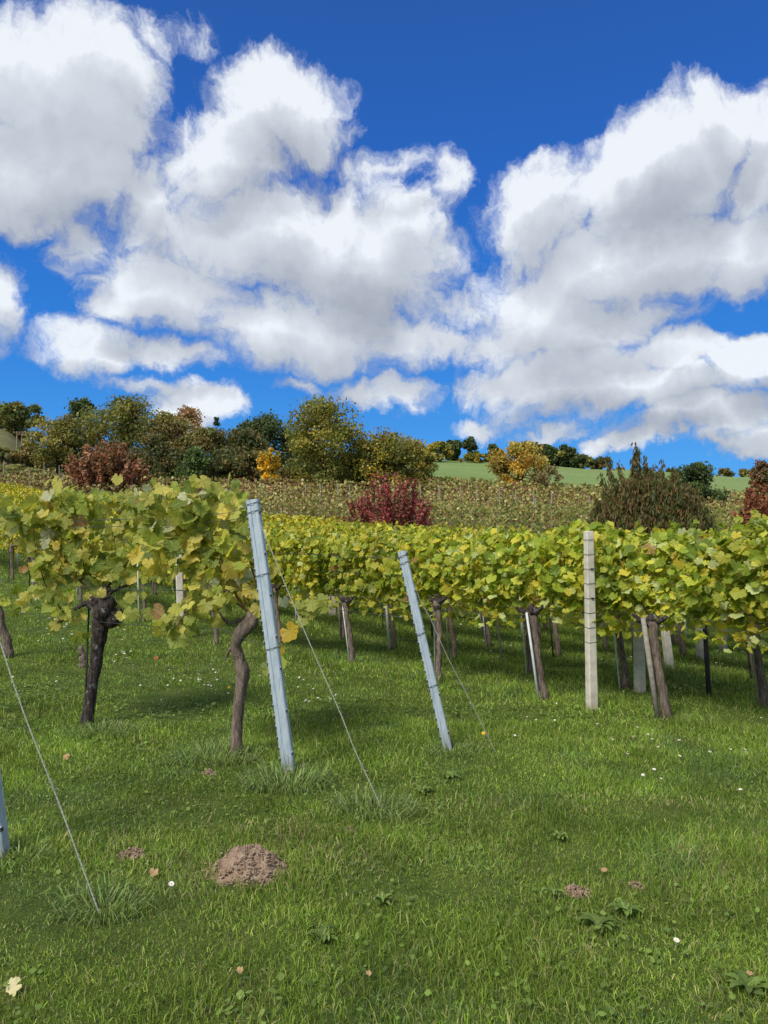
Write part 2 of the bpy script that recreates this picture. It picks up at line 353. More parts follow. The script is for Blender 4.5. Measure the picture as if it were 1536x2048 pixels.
def grass_colour(rng, X, Y, k):
    g1 = np.array([.13,.20,.022]); g2 = np.array([.26,.36,.05]); g3 = np.array([.38,.41,.10]); dry = np.array([.42,.34,.17]); blue = np.array([.16,.24,.08])
    t = np.clip(vn(X, Y, .9)*.6+vn(X+9, Y, 3.1)*.6-.1+rng.normal(0, .22, k), 0, 1)[:, None]
    c = g1*(1-t)+g2*t
    m = (rng.random(k) < .16+.3*np.clip(vn(X+31, Y+7, .7)-.5, 0, 1))[:, None]; c = np.where(m, g3, c)
    m = (rng.random(k) < .02+.30*np.clip(vn(X+3, Y+77, 1.9)-.57, 0, 1)+.75*np.clip(vn(X+23, Y+7, 2.4)-.60, 0, 1)*(Y < 4.8)+.03*(Y < 4.2))[:, None]; c = np.where(m, dry, c)
    m = (vn(X+50, Y+20, 2.1)+rng.normal(0, .25, k) > .92)[:, None]; c = np.where(m, blue, c)
    return c*np.array([.96,1.03,1.0])*rng.uniform(.5, 1.55, (k, 1))
def make_grass():
    rng = np.random.default_rng(11); parts = []
    bare = [hit(498,1750)[:2]+(.15,), hit(258,1712)[:2]+(.07,), hit(1155,1790)[:2]+(.055,), hit(418,1548)[:2]+(.05,), hit(1275,1775)[:2]+(.03,)]
    for d0, d1, den, uw in ((1.3,2.6,14000,.95),(2.6,4.2,16000,.75),(4.2,7,8500,.7),(7,12,2600,.66),(12,20,950,.64),(20,34,330,.62),(34,60,70,.62)):
        area = uw*(d1*d1-d0*d0); k = int(area*den)
        D = np.sqrt(rng.uniform(d0*d0, d1*d1, k)); u = rng.uniform(-uw, uw, k); X = u*D; Y = D
        keep = rng.random(k) < .55+.75*vn(X+5, Y+5, 2.3)
        if d0 > 19: keep &= ((X+Y)*.7071 < 27)
        for bx, by, br in bare: keep &= np.hypot(X-bx, (Y-by)) > br*(1+.25*np.sin(np.arctan2(Y-by, X-bx)*5))
        X = X[keep]; Y = Y[keep]; k = len(X); Dk = Y
        tuft = vn(X+13, Y+2, 2.0)
        h = (.018+.052*rng.random(k)**1.9)*(.40+1.25*tuft)
        h = np.maximum(h, .0011*Dk); w = np.maximum(.0036, .0010*Dk)*rng.uniform(.5, 1.4, k)
        nn = (X+Y)*.70710678-np.where((Y-X)*.7071 > 4, 0, 0); s__ = (Y-X)*.70710678
        dr = np.min([np.abs(nn-(rn+(0 if i == 0 else 1)*.15*np.clip(s__-4, 0, 7))) for i, rn in enumerate((6.95,8.1,9.8,11.35,12.8))], axis=0); strip = (dr < .22)*(nn > 6); h = h*(1+.7*strip)
        lean = np.abs(rng.normal(.75, .5, k))
        parts.append(blades(rng, X, Y, h, w, lean, grass_colour(rng, X, Y, k)*(.62+.55*vn(X+91, Y+3, 4.)+.3*vn(X, Y+9, .5))[:, None]))
    # low broad clover and plantain leaves between the blades
    off = 0; vs = []; Ls = []; fs = []; cs = []
    for v, L, f, c in parts: vs.append(v); Ls.append(L); fs.append(f+off); cs.append(c); off += len(v)
    k = 14000; D = np.sqrt(rng.uniform(1.6**2, 9**2, k)); u = rng.uniform(-.75, .75, k); X = u*D; Y = D
    kp = vn(X+70, Y+11, 1.2) > .45; X = X[kp]; Y = Y[kp]; k = len(X); Z = H(X, Y)+rng.uniform(.008, .045, k)
    r = rng.uniform(.006, .013, k)*np.maximum(1, Y/5); a = rng.uniform(0, 6.28, k); tl = rng.normal(0, .3, (k, 2))
    ring = np.arange(6)*math.pi/3
    px = X[:, None]+r[:, None]*np.cos(ring+a[:, None])*np.array([1.3,.8,.8,1.3,.8,.8]); py = Y[:, None]+r[:, None]*np.sin(ring+a[:, None])
    pz = Z[:, None]+(px-X[:, None])*tl[:, :1]+(py-Y[:, None])*tl[:, 1:]
    v = np.stack([px, py, pz], -1).reshape(-1, 3); vs.append(v); Ls.append(np.full(k, 6, np.int32)); fs.append((np.arange(k*6)+off).astype(int))
    c = np.array([.16,.24,.045])*rng.uniform(.6, 1.5, (k, 1)); cs.append(np.repeat(c, 6, axis=0))
    me = fill(bpy.data.meshes.new('grass'), np.concatenate(vs), np.concatenate(Ls), np.concatenate(fs), MT['grass'], np.concatenate(cs))
    tag(link('grass', me), 'mown green grass with clover between the vine rows', 'grass', kind='stuff')
make_grass()
def tussock(x, y, rad, k, hgt, label, lean=1.25):
    k = int(k*.6); hgt *= .95; rad *= 1.25
    rng = np.random.default_rng(int(x+y)); cx, cy, cz = hit(x, y)
    r = rad*np.sqrt(rng.random(k))*.55; a = rng.uniform(0, 6.28, k); X = cx+r*np.cos(a)*1.3; Y = cy+r*np.sin(a)
    g = np.array([.20,.29,.075])*rng.uniform(.35, 1.7, (k, 1)); g[rng.random(k) < .12] = (.30,.30,.13)
    v, L, f, c = blades(rng, X-cx, Y-cy, hgt*rng.uniform(.5, 1.1, k), rng.uniform(.004, .0075, k), np.abs(rng.normal(lean, .35, k)), g, Z=H(X, Y)-cz, az=a+rng.normal(0, .6, k))
    o = link('grass_tussock', fill(bpy.data.meshes.new('grass_tussock'), v, L, f, MT['grass'], c)); o.location = (cx, cy, cz)
    tag(o, label, 'grass tussock', 'long grass tussocks around the posts and trunks')
tussock(572,1572,.30,900,.25,'big tussock of long grass round the foot of the nearest tall blue-grey post')
tussock(425,1520,.36,800,.22,'tussock of long arching grass in front of the twisted vine trunk')
tussock(205,1470,.32,700,.21,'dark grass tussock at the foot of the thick black vine trunk')
tussock(745,1625,.26,650,.20,'grass tussock where the middle guy wire enters the ground')
tussock(205,1820,.20,450,.17,'grass tussock where the left guy wire enters the ground')
tussock(905,1505,.22,420,.15,'small tussock at the foot of the shorter leaning post')
tussock(15,1722,.22,400,.15,'brownish tussock at the foot of the post cut by the left edge')

# ------------------------------------------------------------------ vine leaves
def leaf_outline(full):
    if full:   # five-lobed blade, petiole notch at the bottom
        p = [(0,-.10),(.14,-.38),(.34,-.36),(.48,-.16),(.47,.0),(.60,.10),(.56,.28),(.42,.32),(.38,.46),(.22,.50),(.11,.62),(0,.68)]
    else:
        p = [(0,-.1),(.30,-.34),(.44,-.02),(.56,.18),(.30,.30),(.18,.52),(0,.66)]
    q = p+[(-x, y) for x, y in p[-2:0:-1]]
    return np.array(q)
def leaves(mb, rng, P, size, cols, full=True, nrm=None, spread=.75, mi=0, quad=False):
    """P (k,3) places; nrm a preferred facing direction"""
    if quad: out = np.array([(0,-.45),(.42,-.05),(.2,.5),(-.2,.5),(-.42,-.05)])
    else: out = leaf_outline(full)
    k = len(P); m = len(out)
    nv = rng.normal(0, spread, (k, 3))+(np.array(nrm) if nrm is not None else 0); nv /= np.linalg.norm(nv, axis=1)[:, None]
    dn = np.array([0,0,-1.])+rng.normal(0, .45, (k, 3)); ay = dn-nv*np.sum(dn*nv, 1)[:, None]; ay /= np.linalg.norm(ay, axis=1)[:, None]
    ax = np.cross(ay, nv); r2 = (out**2).sum(1)
    jit = 1+rng.normal(0, .06, (k, m, 1)); o = out[None]*jit; cup = rng.normal(-.10, .28, (k, 1)); fold = rng.normal(.15, .25, (k, 1))
    h = cup*r2[None]+fold*np.abs(out[None, :, 0])*.6+rng.normal(0, .03, (k, m))
    s = size[:, None, None]
    v = P[:, None]+s*(o[..., :1]*ax[:, None]+o[..., 1:]*ay[:, None]+h[..., None]*nv[:, None])
    if quad:
        V_ = v.reshape(-1, 3); F = [tuple(range(i*m, i*m+m)) for i in range(k)]; C_ = np.repeat(cols, m, axis=0); U = np.tile(out, (k, 1))
    else:
        cen = P[:, None]+0*v[:, :1]; v = np.concatenate([cen, v], 1); m1 = m+1; V_ = v.reshape(-1, 3)
        F = [(i*m1, i*m1+1+j, i*m1+1+(j+1) % m) for i in range(k) for j in range(m)]
        C_ = np.repeat(cols, m1, axis=0); U = np.tile(np.concatenate([[(0,0)], out]), (k, 1))
    mb.add(V_, F, mi, C_, U)
def vine_cols(rng, k, z=None, yellow=.5):
    A = np.array([[.30,.37,.035],[.47,.49,.055],[.62,.57,.08],[.19,.26,.03],[.70,.57,.065],[.55,.58,.22],[.42,.25,.07]])
    p = np.array([.26, .28, .10+.2*yellow, .24-.16*yellow, .03+.08*yellow, .08, .015]); p /= p.sum()
    c = A[rng.choice(7, k, p=p)]*rng.uniform(.75, 1.2, (k, 1))
    return c
def canopy_pts(rng, k, length, z0, z1, thick):
    x = rng.uniform(-length/2, length/2, k); z = z0+(z1-z0)*rng.beta(1.25, 1.1, k)
    side = rng.choice([-1, 1], k); ph = np.abs(rng.normal(.8, .3, k)).clip(0, 1.35)
    t = (z-z0)/(z1-z0); prof = np.sin(np.clip(t, .03, .97)*math.pi)**.45
    z = z+.07*np.sin(x*5.2+rng.uniform(0, 6))*(t > .5)
    y = side*ph*thick/2*prof
    return np.stack([x, y, z], -1), side
def trunk_pts(rng, h, lean, wob=.02, k=9):
    t = np.linspace(0, 1, k); p = np.stack([lean*t*h, np.zeros(k), t*h-.03], -1)
    p[:, :2] += np.cumsum(rng.normal(0, wob/2, (k, 2)), 0)*np.array([1, 1]); p[0, :2] = 0
    return p
def vine_meshes(lod, seed, length, old=False):
    """meshes in row coordinates: x along the row, y across, z up, base at the origin"""
    rng = np.random.default_rng(seed); k = {0: 900, 1: 980, 2: 680, 3: 400}[lod]
    sz = {0: (.085,.15), 1: (.048,.122), 2: (.062,.135), 3: (.09,.18)}[lod]
    z0, z1, th = .98, 1.80, .44
    P, side = canopy_pts(rng, k, length+.12, z0, z1, th)
    f = MB(); size = rng.uniform(sz[0], sz[1], k)
    nrm = np.stack([np.zeros(k), side*.75, np.full(k, .45)], -1)
    cols = vine_cols(rng, k)
    leaves(f, rng, P, size, cols, lod <= 1, nrm, .55, quad=(lod == 3))
    j = int(k*.09); P2 = np.stack([rng.uniform(-length/2, length/2, j), rng.normal(0, .13, j), rng.uniform(.76, .98, j)], -1)
    leaves(f, rng, P2, rng.uniform(sz[0], sz[1], j)*.9, vine_cols(rng, j, yellow=1.5), lod <= 1, (0, 0, .2), .7, quad=(lod == 3))
    for q in range(int(rng.integers(3, 7))):   # shoots above the top wire
        x0 = rng.uniform(-length/2, length/2); t = np.linspace(0, 1, 7)[:, None]
        line = np.array([x0, rng.normal(0, .06), 1.72])+t*np.array([rng.normal(0, .12), rng.normal(0, .08), rng.uniform(.06, .27)])
        leaves(f, rng, line, rng.uniform(sz[0], sz[1], 7)*.85, vine_cols(rng, 7, yellow=.2), lod <= 1, (0, 0, .6), .8, quad=(lod == 3))
    t = MB(); lean = rng.uniform(.09, .19); seg = 8 if lod <= 1 else 5
    tp = trunk_pts(rng, .90, lean); r0 = rng.uniform(.036, .05)
    rr = np.interp(np.linspace(0, 1, 9), [0, .1, .7, .93, 1], [1.25, 1., .82, 1.25, 1.5])*r0
    t.tube(tp, rr, seg, wob=.16, rng=rng)
    for d in (-1, 1):                               # gnarled arms
        q = np.linspace(0, 1, 7)[:, None]; e = tp[-1]+np.array([d*rng.uniform(.08, .18), rng.normal(0, .04), rng.uniform(.0, .1)])
        arm = tp[-1]*(1-q)+e*q+np.sin(q*math.pi)*np.array([0, 0, .05])+rng.normal(0, .008, (7, 3)); arm[0] = tp[-1]
        t.tube(arm, np.linspace(r0*1.1, r0*.45, 7), seg, wob=.3, rng=rng)
    if lod <= 2:
        for q in range(5 if lod <= 1 else 3):
            x0 = rng.uniform(-.4, .4)*length; s_ = np.linspace(0, 1, 8)[:, None]
            top = np.array([x0+rng.normal(0, .16), rng.normal(0, .08), rng.uniform(1.5, 1.85)]); st = np.array([x0*.6+tp[-1][0], rng.normal(0, .02), .95])
            line = st*(1-s_)+top*s_+np.sin(s_*math.pi)*rng.normal(0, .06, 3)
            f.tube(line, np.linspace(.006, .0035, 8), 4, 1)
    return t.mesh('trunk', MT['bark'], True), f.mesh('foliage', [MT['leaf'], MT['cane']]), None
LIB = {lod: [vine_meshes(lod, 100*lod+i+7, 1.5) for i in range(n)] for lod, n in ((1, 6), (2, 5), (3, 4))}
RZ = R(135)      # local +x points up the row, to the far left
ORD = ['first','second','third','fourth','fifth','sixth','seventh','eighth','ninth','tenth','eleventh','twelfth']
rnd = random.Random(4)
PLACES = [(-60,'just past the left edge'),(110,'at the left edge'),(230,'behind the thick black-barked vine'),(340,'left of the white post'),(450,'behind the white post'),(520,'behind the twisted old vine'),(600,'behind the tall leaning post'),(690,'right of the tall leaning post'),(760,'between the leaning posts'),(830,'left of the shorter leaning post'),(900,'behind the shorter leaning post'),(980,'right of the shorter leaning post'),
 (1060,'left of the slim pale-staked vine'),(1110,'behind the slim pale-staked vine'),(1160,'left of the tallest concrete post'),(1200,'behind the tallest concrete post'),(1250,'right of the tallest concrete post'),(1310,'behind the second concrete post'),(1370,'behind the slanted concrete post'),(1430,'behind the dark wooden stake'),(1530,'beside the right edge'),(9e9,'just past the right edge')]
def colpx(X, Y): return 768+FPX*X/Y
def side_stake(X, Y, row, place, lean):
    r0 = rnd.choice((.009, .012, .016, .022)); m = MT[rnd.choice(('stake_pale','stake_pale','stake_wood','stake_dark'))]; h = rnd.uniform(1.1, 1.7); z = float(H(X, Y)); a = rnd.uniform(-.10, -.06); bx = -.707*h*lean; by = .707*h*lean
    mb = MB(); mb.tube([(0,0,-.05),(bx/2,by/2,h/2),(bx,by,h)], [r0, r0, r0*.9], 6); o = mb.build('vine_stake', m, None, True); o.location = (X+a, Y-.03, z)
    tag(o, 'thin stake beside a trunk of the %s row back, %s' % (ORD[row], place), 'vine stake', 'stakes of the %s row back, %s' % (ORD[row], place))
def relabel(lst, row):
    bins = {}
    for o, X, Y in lst: bins.setdefault(next(p for lim, p in PLACES if colpx(X, Y) < lim), []).append((Y, o))
    for p, q in bins.items():
        q.sort(key=lambda t: t[0])
        if row < 6:
            for Y_, o in q:
                if Y_ < 24 and rnd.random() < .7: side_stake(o.location.x, Y_, row, p, .1)
        for i, (_, o) in enumerate(q):
            pre = '' if len(q) == 1 else ('nearer of two, ' if i == 0 else 'farther of two, ') if len(q) == 2 else ('nearest of three, ', 'middle of three, ', 'farthest of three, ')[i] if len(q) == 3 else 'one of several, '
            o['label'] = 'yellow-green grapevine, %s%s row back, %s' % (pre, ORD[row], p); o['group'] = 'grapevines of the %s row back, %s' % (ORD[row], p)
def place_vine(s, n, row, label, group, lod=None, xy=None):
    X, Y = xy if xy else sn(s, n); D = Y
    lod = lod or (1 if D < 12.5 else 2 if D < 23 else 3)
    t, f, c = rnd.choice(LIB[lod]); o = empty('grapevine', (X, Y, float(H(X, Y))), RZ)
    tag(o, label, 'grapevine', group)
    a = link('trunk', t, o); b = link('foliage', f, o)
    flip = rnd.random() < .5
    b.scale = ((-1 if flip else 1)*rnd.uniform(.97, 1.06), rnd.choice((-1, 1))*rnd.uniform(.9, 1.15), rnd.uniform(.97, 1.035))
    slope_ = (float(H(*sn(s+.7, n)))-float(H(*sn(s-.7, n))))/1.4
    b.rotation_euler = (0, -math.atan(slope_), 0)
    if row == 0: b.location = (0, -.16, 0)
    yel = min(1, max(0, (s-9)/16))*.9+rnd.uniform(-.22, .22)     # riper and yellower up the hill
    g = rnd.uniform(.88, 1.12)
    b.color = (g*(1.02+.26*yel), g*(1.06+.08*yel), g*(1.05-.2*yel), 1)
    return o
ROWN = [6.95, 8.1, 9.8, 11.35, 12.8, 14.4, 16.0, 17.6, 19.2, 20.8, 22.4, 23.8]
def rown(k, s): return ROWN[k] if k == 0 else ROWN[k]+.15*min(max(s-4, 0), 7)
def ptz(x, y, D):     # a point of the place seen at that column and row, D metres ahead
    u, m = slope(x, y); return np.array([u*D, D, EYE+m*D])
NAMED = {   # vines of the front rows one can single out: (column,row of the trunk foot) -> label
 (0,0): ((1337,1438), 'grapevine with rough trunk and thick weathered wooden stake, right of the tallest concrete post'),
 (0,1): ((1092,1400), 'grapevine with slim straight trunk and pale stake, just left of the tall concrete post'),
 (0,2): ((880,1365), 'grapevine whose trunk stands just behind the shorter leaning post'),
 (0,3): ((705,1328), 'grapevine with pale stake standing midway between the two leaning posts'),
 (0,4): ((560,1312), 'grapevine whose trunk shows just right of the nearest tall leaning post'),
 (0,5): ((433,1288), 'grapevine behind the twisted old vine, right of a short white concrete post')}
HEADS = {0: (1302,1240,.046), 1: (1060,1222,.043), 2: (874,1200,.040), 3: (690,1200,.040), 4: (552,1175,.036), 5: (425,1185,.036)}
for (r_, i_), (p, lab) in NAMED.items():
    X, Y, z = hit(*p); o = place_vine((Y-X)*.7071, (X+Y)*.7071, 0, lab, 'vines of the row behind the leaning posts', 1, (X, Y))
    hx, hy, r0 = HEADS[i_]; g_ = np.random.default_rng(700+i_); T = ptz(hx, hy, Y)-np.array((X, Y, z)); ca, sa = math.cos(-RZ), math.sin(-RZ)
    T = np.array([T[0]*ca-T[1]*sa, T[0]*sa+T[1]*ca, T[2]]); q = np.linspace(0, 1, 14)[:, None]; P = T*q+g_.normal(0, .006, (14, 3))+np.sin(q*4+i_)*np.array([.012,.01,0]); P[0] = (0,0,-.03)
    t = MB(); t.tube(P, np.interp(np.linspace(0, 1, 14), [0,.08,.6,.9,1], [1.25,1.02,.85,1.,1.35])*r0, 10, wob=.15, rng=g_)
    for d in (-1, 1):
        e = P[-1]+np.array([d*g_.uniform(.12, .2), g_.normal(0, .03), g_.uniform(.02, .09)]); qq = np.linspace(0, 1, 7)[:, None]
        arm = P[-1]*(1-qq)+e*qq+np.sin(qq*math.pi)*np.array([0,0,-.03]); t.tube(arm, np.linspace(r0*1.05, r0*.35, 7), 8, 1, wob=.35, rng=g_)
    for j_ in range(3):
        c_ = P[-1]+g_.normal(0, .025, 3); k_ = r0*g_.uniform(.9, 1.4); t.tube([c_-(0,0,k_), c_-(0,0,k_*.5), c_, c_+(0,0,k_*.6), c_+(0,0,k_)], [k_*.35, k_*.85, k_, k_*.7, k_*.2], 8, 1, wob=.3, rng=g_)
    next(ch for ch in o.children if ch.name.startswith('trunk')).data = t.mesh('trunk', [MT['bark'], MT['bark_dark']], True)
total = 0
for k in range(len(ROWN)):
    lst = []
    s = 1.75 if k == 0 else (.7+rnd.uniform(0, .8)+.32*(ROWN[k]-7)-.4)
    while True:
        if k == 0 and 2.6 < s < 12.0: s = 12.1
        n = rown(k, s); X, Y = sn(s, n); u = X/Y
        if u < -.62 or total > 285: break
        if u < .66:
            nm = 'grapevine with yellow-green leaves in the %s full row behind the leaning posts' % ORD[k]
            if k == 0: nm = 'grapevine of the nearest full row, %s' % ('at the far left beyond the short white post' if s > 9 else 'cut by the right edge of the view')
            lst.append((place_vine(s, n, k, nm, 'x'), X, Y)); total += 1
        s += 1.46+rnd.uniform(-.05, .05)
    relabel(lst, k)
print('vines', total)

# ------------------------------------------------------------------ the two old vines of the near row, built one by one
def near_leaves(f, rng, line, size, spread=.08, cols=None):
    k = len(line); P = line+rng.normal(0, spread, (k, 3)); nrm = np.stack([rng.normal(0, .3, k), np.full(k, -.9), np.full(k, .35)], -1)
    leaves(f, rng, P, rng.uniform(size[0], size[1], k), vine_cols(rng, k, yellow=.45) if cols is None else cols, True, nrm, .6)
def ptz(x, y, D):     # a point of the place seen at that column and row, D metres ahead
    u, m = slope(x, y); return np.array([u*D, D, EYE+m*D])
def old_vine(name_lab, foot, trunk, rads, arms, canes, seed, hangers=(), dead=None, extra=0):
    rng = np.random.default_rng(seed); X, Y, z = hit(*foot); o = empty('grapevine', (X, Y, z)); B = np.array([X, Y, z])
    tag(o, name_lab, 'grapevine', 'old vines of the near row')
    tp = np.array([ptz(x, y, Y+dy)-B for x, y, dy in trunk]); tt = np.linspace(0, 1, 26); src = np.linspace(0, 1, len(tp))
    tp2 = np.stack([np.interp(tt, src, tp[:, i]) for i in range(3)], -1); tp2[1:-1] = (tp2[:-2]+tp2[1:-1]*2+tp2[2:])/4; tp2[0, 2] -= .05
    t = MB(); t.tube(tp2, np.interp(tt, src, rads)*1.0, 14, wob=.17, rng=rng)
    for a in arms:
        ap = np.array([ptz(x, y, Y+dy)-B for x, y, dy in a[0]]); q = np.linspace(0, 1, 12); sr = np.linspace(0, 1, len(ap))
        ap = np.stack([np.interp(q, sr, ap[:, i]) for i in range(3)], -1); ap[1:-1] = (ap[:-2]+ap[1:-1]*2+ap[2:])/4
        t.tube(ap, np.interp(q, [0, 1], a[1]), 8, wob=.3, rng=rng)
    if dead: 
        for x, y, dy, r in dead:                   # knobs of old pruning wood
            c = ptz(x, y, Y+dy)-B; t.tube([c+(0,0,-r), c+(0,0,-r*.6), c, c+(0,0,r*.7), c+(0,0,r)], [r*.35, r*.85, r*1.0, r*.7, r*.2], 9, wob=.28, rng=rng)
    t.build('trunk', MT['bark_dark'] if seed % 2 else MT['bark'], o, True)
    f = MB()
    for cn in canes:
        c = MB()
        cp = np.array([ptz(x, y, Y+dy)-B for x, y, dy in cn]); q = np.linspace(0, 1, 16); sr = np.linspace(0, 1, len(cp))
        cp = np.stack([np.interp(q, sr, cp[:, i]) for i in range(3)], -1); cp[1:-1] = (cp[:-2]+cp[1:-1]*2+cp[2:])/4
        c.tube(cp, np.linspace(.0075, .003, 16), 5); c.build('cane', MT['cane'], o, True)
        lf = np.concatenate([cp[3:], cp[2:]+rng.normal(0, .02, cp[2:].shape)]); near_leaves(f, rng, lf, (.07, .145))
    for (x0, x1, y0, y1, k, sz) in hangers:
        xs = rng.uniform(x0, x1, k); ys = rng.uniform(y0, y1, k); P = np.array([ptz(a, b, Y+rng.normal(0, .08))-B for a, b in zip(xs, ys)])
        near_leaves(f, rng, P, sz, .02)
    fo = f.build('foliage', MT['leaf_near'], o); fo.color = (1.15, 1.12, 1.9, 1)
    return o, Y
old_vine('twisted old grapevine with bare S-shaped trunk beside the tall leaning post', (475,1512),
 [(473,1512,0),(473,1460,0),(478,1400,0),(487,1345,.02),(478,1315,.02),(470,1290,0),(482,1265,-.02),(503,1245,-.02),(505,1225,0)],
 [.052,.042,.045,.053,.046,.042,.052,.060,.045],
 [([(500,1235,0),(480,1240,.02),(455,1248,.03),(440,1225,.0)],(.022,.010)), ([(505,1235,0),(515,1225,-.02),(530,1212,-.03)],(.022,.010)), ([(470,1290,0),(458,1300,0),(450,1320,.02)],(.018,.006))],
 [[(500,1232,0),(470,1190,-.05),(440,1120,-.05),(420,1060,0),(400,990,0)],[(500,1232,0),(455,1160,.05),(400,1110,.05),(345,1040,0),(330,980,0)],
  [(498,1232,0),(520,1185,.03),(490,1100,.05),(470,1040,0),(455,985,0)],[(440,1225,0),(400,1215,0),(375,1225,0),(335,1275,.0)],
  [(502,1228,0),(440,1180,0),(395,1080,0),(385,1010,0),(375,975,.0)],[(505,1220,0),(455,1140,.0),(370,1090,-.05),(300,1080,.0)]], 22,
 hangers=[(285,490,985,1150,190,(.06,.145)),(385,490,1150,1200,26,(.05,.11)),(300,400,1210,1270,7,(.07,.12)),(505,560,1170,1240,8,(.07,.11)),(530,570,1290,1340,6,(.07,.11))])
# the long low shoot reaching right past the post belongs to this vine
old_vine('thick black-barked grapevine with heavy burnt-looking head and long side arm', (172,1452),
 [(172,1452,0),(180,1400,0),(190,1340,0),(197,1285,0),(202,1250,0),(200,1215,0),(205,1195,0)],
 [.060,.046,.050,.060,.072,.078,.055],
 [([(200,1215,0),(222,1225,-.02),(238,1240,-.02),(240,1215,-.02)],(.07,.02)), ([(195,1210,0),(170,1205,0),(140,1225,0),(112,1252,0),(108,1262,0)],(.03,.010)),
  ([(200,1205,0),(215,1180,0),(230,1155,0)],(.03,.012)), ([(205,1200,0),(225,1182,0),(255,1170,0),(268,1166,0)],(.02,.008))],
 [[(205,1190,0),(175,1120,.05),(165,1050,0),(160,980,0)],[(200,1190,0),(220,1120,0),(235,1050,0),(250,985,0)],[(195,1195,0),(130,1130,0),(105,1060,0),(95,985,0)],
  [(215,1180,0),(265,1110,0),(290,1040,0),(300,985,0)],[(130,1230,0),(90,1170,0),(70,1100,0),(65,1020,0)],[(205,1190,0),(150,1100,.0),(120,1040,0),(128,990,0)]], 23,
 hangers=[(70,310,985,1150,240,(.06,.15)),(75,300,1150,1195,30,(.06,.12)),(100,170,1200,1275,16,(.08,.13)),(225,262,1180,1240,6,(.09,.13)),(165,190,1270,1290,2,(.07,.09)),(0,90,1000,1060,30,(.10,.17))],
 dead=[(222,1238,-.04,.085),(206,1222,-.05,.10),(190,1205,0,.075),(215,1208,-.03,.08)])
# extra sprig on the anchor wire
rng = np.random.default_rng(3)
def sprig(name, lab, pts, D, lv, seed):
    rng = np.random.default_rng(seed); B = ptz(*pts[0], D); o = empty(name, tuple(B)); tag(o, lab, 'vine shoot', 'shoots hanging free of the canopy')
    c = MB(); P = np.array([ptz(x, y, D)-B for x, y in pts]); c.tube(P, np.linspace(.004, .002, len(P)), 5); c.build('cane', MT['cane'], o, True)
    f = MB()
    for x, y, sz, col in lv:
        leaves(f, rng, (ptz(x, y, D-.02)-B)[None], np.array([sz]), np.array([col]), True, (0,-1.2,.25), .3)
    f.build('foliage', MT['leaf_near'], o)
Yl = (.44,.46,.10); Yo = (.62,.42,.03); Yg = (.34,.38,.06)
sprig('vine_shoot', 'yellow-leaved shoot with one orange leaf caught on the middle guy wire', [(640,1195),(625,1220),(600,1235),(580,1245)], 5.3,
 [(622,1205,.12,Yl),(638,1200,.11,Yg),(610,1215,.10,Yl),(618,1225,.09,Yl),(578,1262,.13,Yo),(604,1240,.08,Yl),(648,1212,.09,Yg),(600,1208,.08,Yg)], 4)
sprig('vine_shoot', 'pale yellow shoot hanging behind the middle of the tall leaning post', [(545,1255),(540,1290),(548,1330)], 5.9,
 [(535,1300,.09,Yl),(562,1325,.11,Yl),(535,1335,.10,Yl),(560,1300,.07,Yo)], 6)
sprig('vine_shoot', 'drooping yellow shoot between the two old vines', [(395,1205),(385,1215),(350,1245),(335,1270)], 6.0,
 [(397,1215,.13,Yo),(388,1205,.10,Yl),(338,1238,.11,Yl),(325,1240,.11,Yg),(318,1262,.10,Yl),(300,1225,.10,Yg),(262,1225,.12,Yl),(350,1248,.08,(.45,.16,.05))], 8)

# other trunks seen behind the near row
def bare_vine(foot, top, r, lab, leafy=0, seed=1, dark=True):
    rng = np.random.default_rng(seed); X, Y, z = hit(*foot); o = empty('grapevine', (X, Y, z)); tag(o, lab, 'grapevine', 'old vines of the second row')
    B = np.array([X, Y, z]); tp = ptz(*top, Y)-B; q = np.linspace(0, 1, 10)[:, None]; P = tp*q+rng.normal(0, r*.18, (10, 3)); P[0] = (0,0,-.03)
    t = MB(); t.tube(P, np.linspace(r*1.25, r*.8, 10), 9, wob=.2, rng=rng); t.build('trunk', MT['bark'], o, True)
    if leafy:
        f = MB(); k = leafy; C = rng.normal(0, 1, (k, 3))*np.array([.45,.25,.16])+tp+np.array([.15,0,.12])
        leaves(f, rng, C, rng.uniform(.09, .16, k), vine_cols(rng, k, yellow=.2), True, (0,-.6,.5), .6); f.build('foliage', MT['leaf'], o)
    return o
bare_vine((20,1315),(-6,1205),.055,'leaning grapevine trunk with low green shoots at the left edge',46,5)
bare_vine((166,1335),(163,1295),.045,'short cut vine stump half hidden behind the thick black-barked vine',0,6)

# ------------------------------------------------------------------ stakes beside trunks
def stake(p0, top, r, m, lab, kind='vine_stake', ties=()):
    B = np.array(p0); T = np.array(top)-B; mb = MB(); a = T/np.linalg.norm(T)
    mb.tube([(0,0,-.03), tuple(T*.5), tuple(T)], [r, r, r*.9], 8 if r > .012 else 6)
    o = mb.build(kind, m, None, True); o.location = p0; return tag(o, lab, 'vine stake', 'stakes tied to the vine trunks')
def stake_px(foot, top, r, m, lab, dy=0.):
    X, Y, z = hit(*foot); X *= (Y+dy)/Y; return stake((X, Y+dy, z), ptz(*top, Y+dy), r, m, lab)
stake_px((1078,1401),(1053,1225),.014,MT['stake_pale'],'thin pale metal stake beside the slim vine left of the concrete post',-.02)
stake_px((1316,1437),(1286,1235),.026,MT['stake_wood'],'thick weathered wooden stake beside the rough-trunked vine right of the concrete post',-.03)
stake_px((700,1326),(683,1195),.012,MT['stake_pale'],'thin pale stake beside the vine between the two leaning posts',-.03)
stake_px((870,1338),(868,1190),.012,MT['stake_pale'],'thin pale upright stake right behind the shorter leaning post',-.02)
stake_px((549,1300),(543,1175),.010,MT['stake_pale'],'thin pale stake just right of the nearest leaning post')
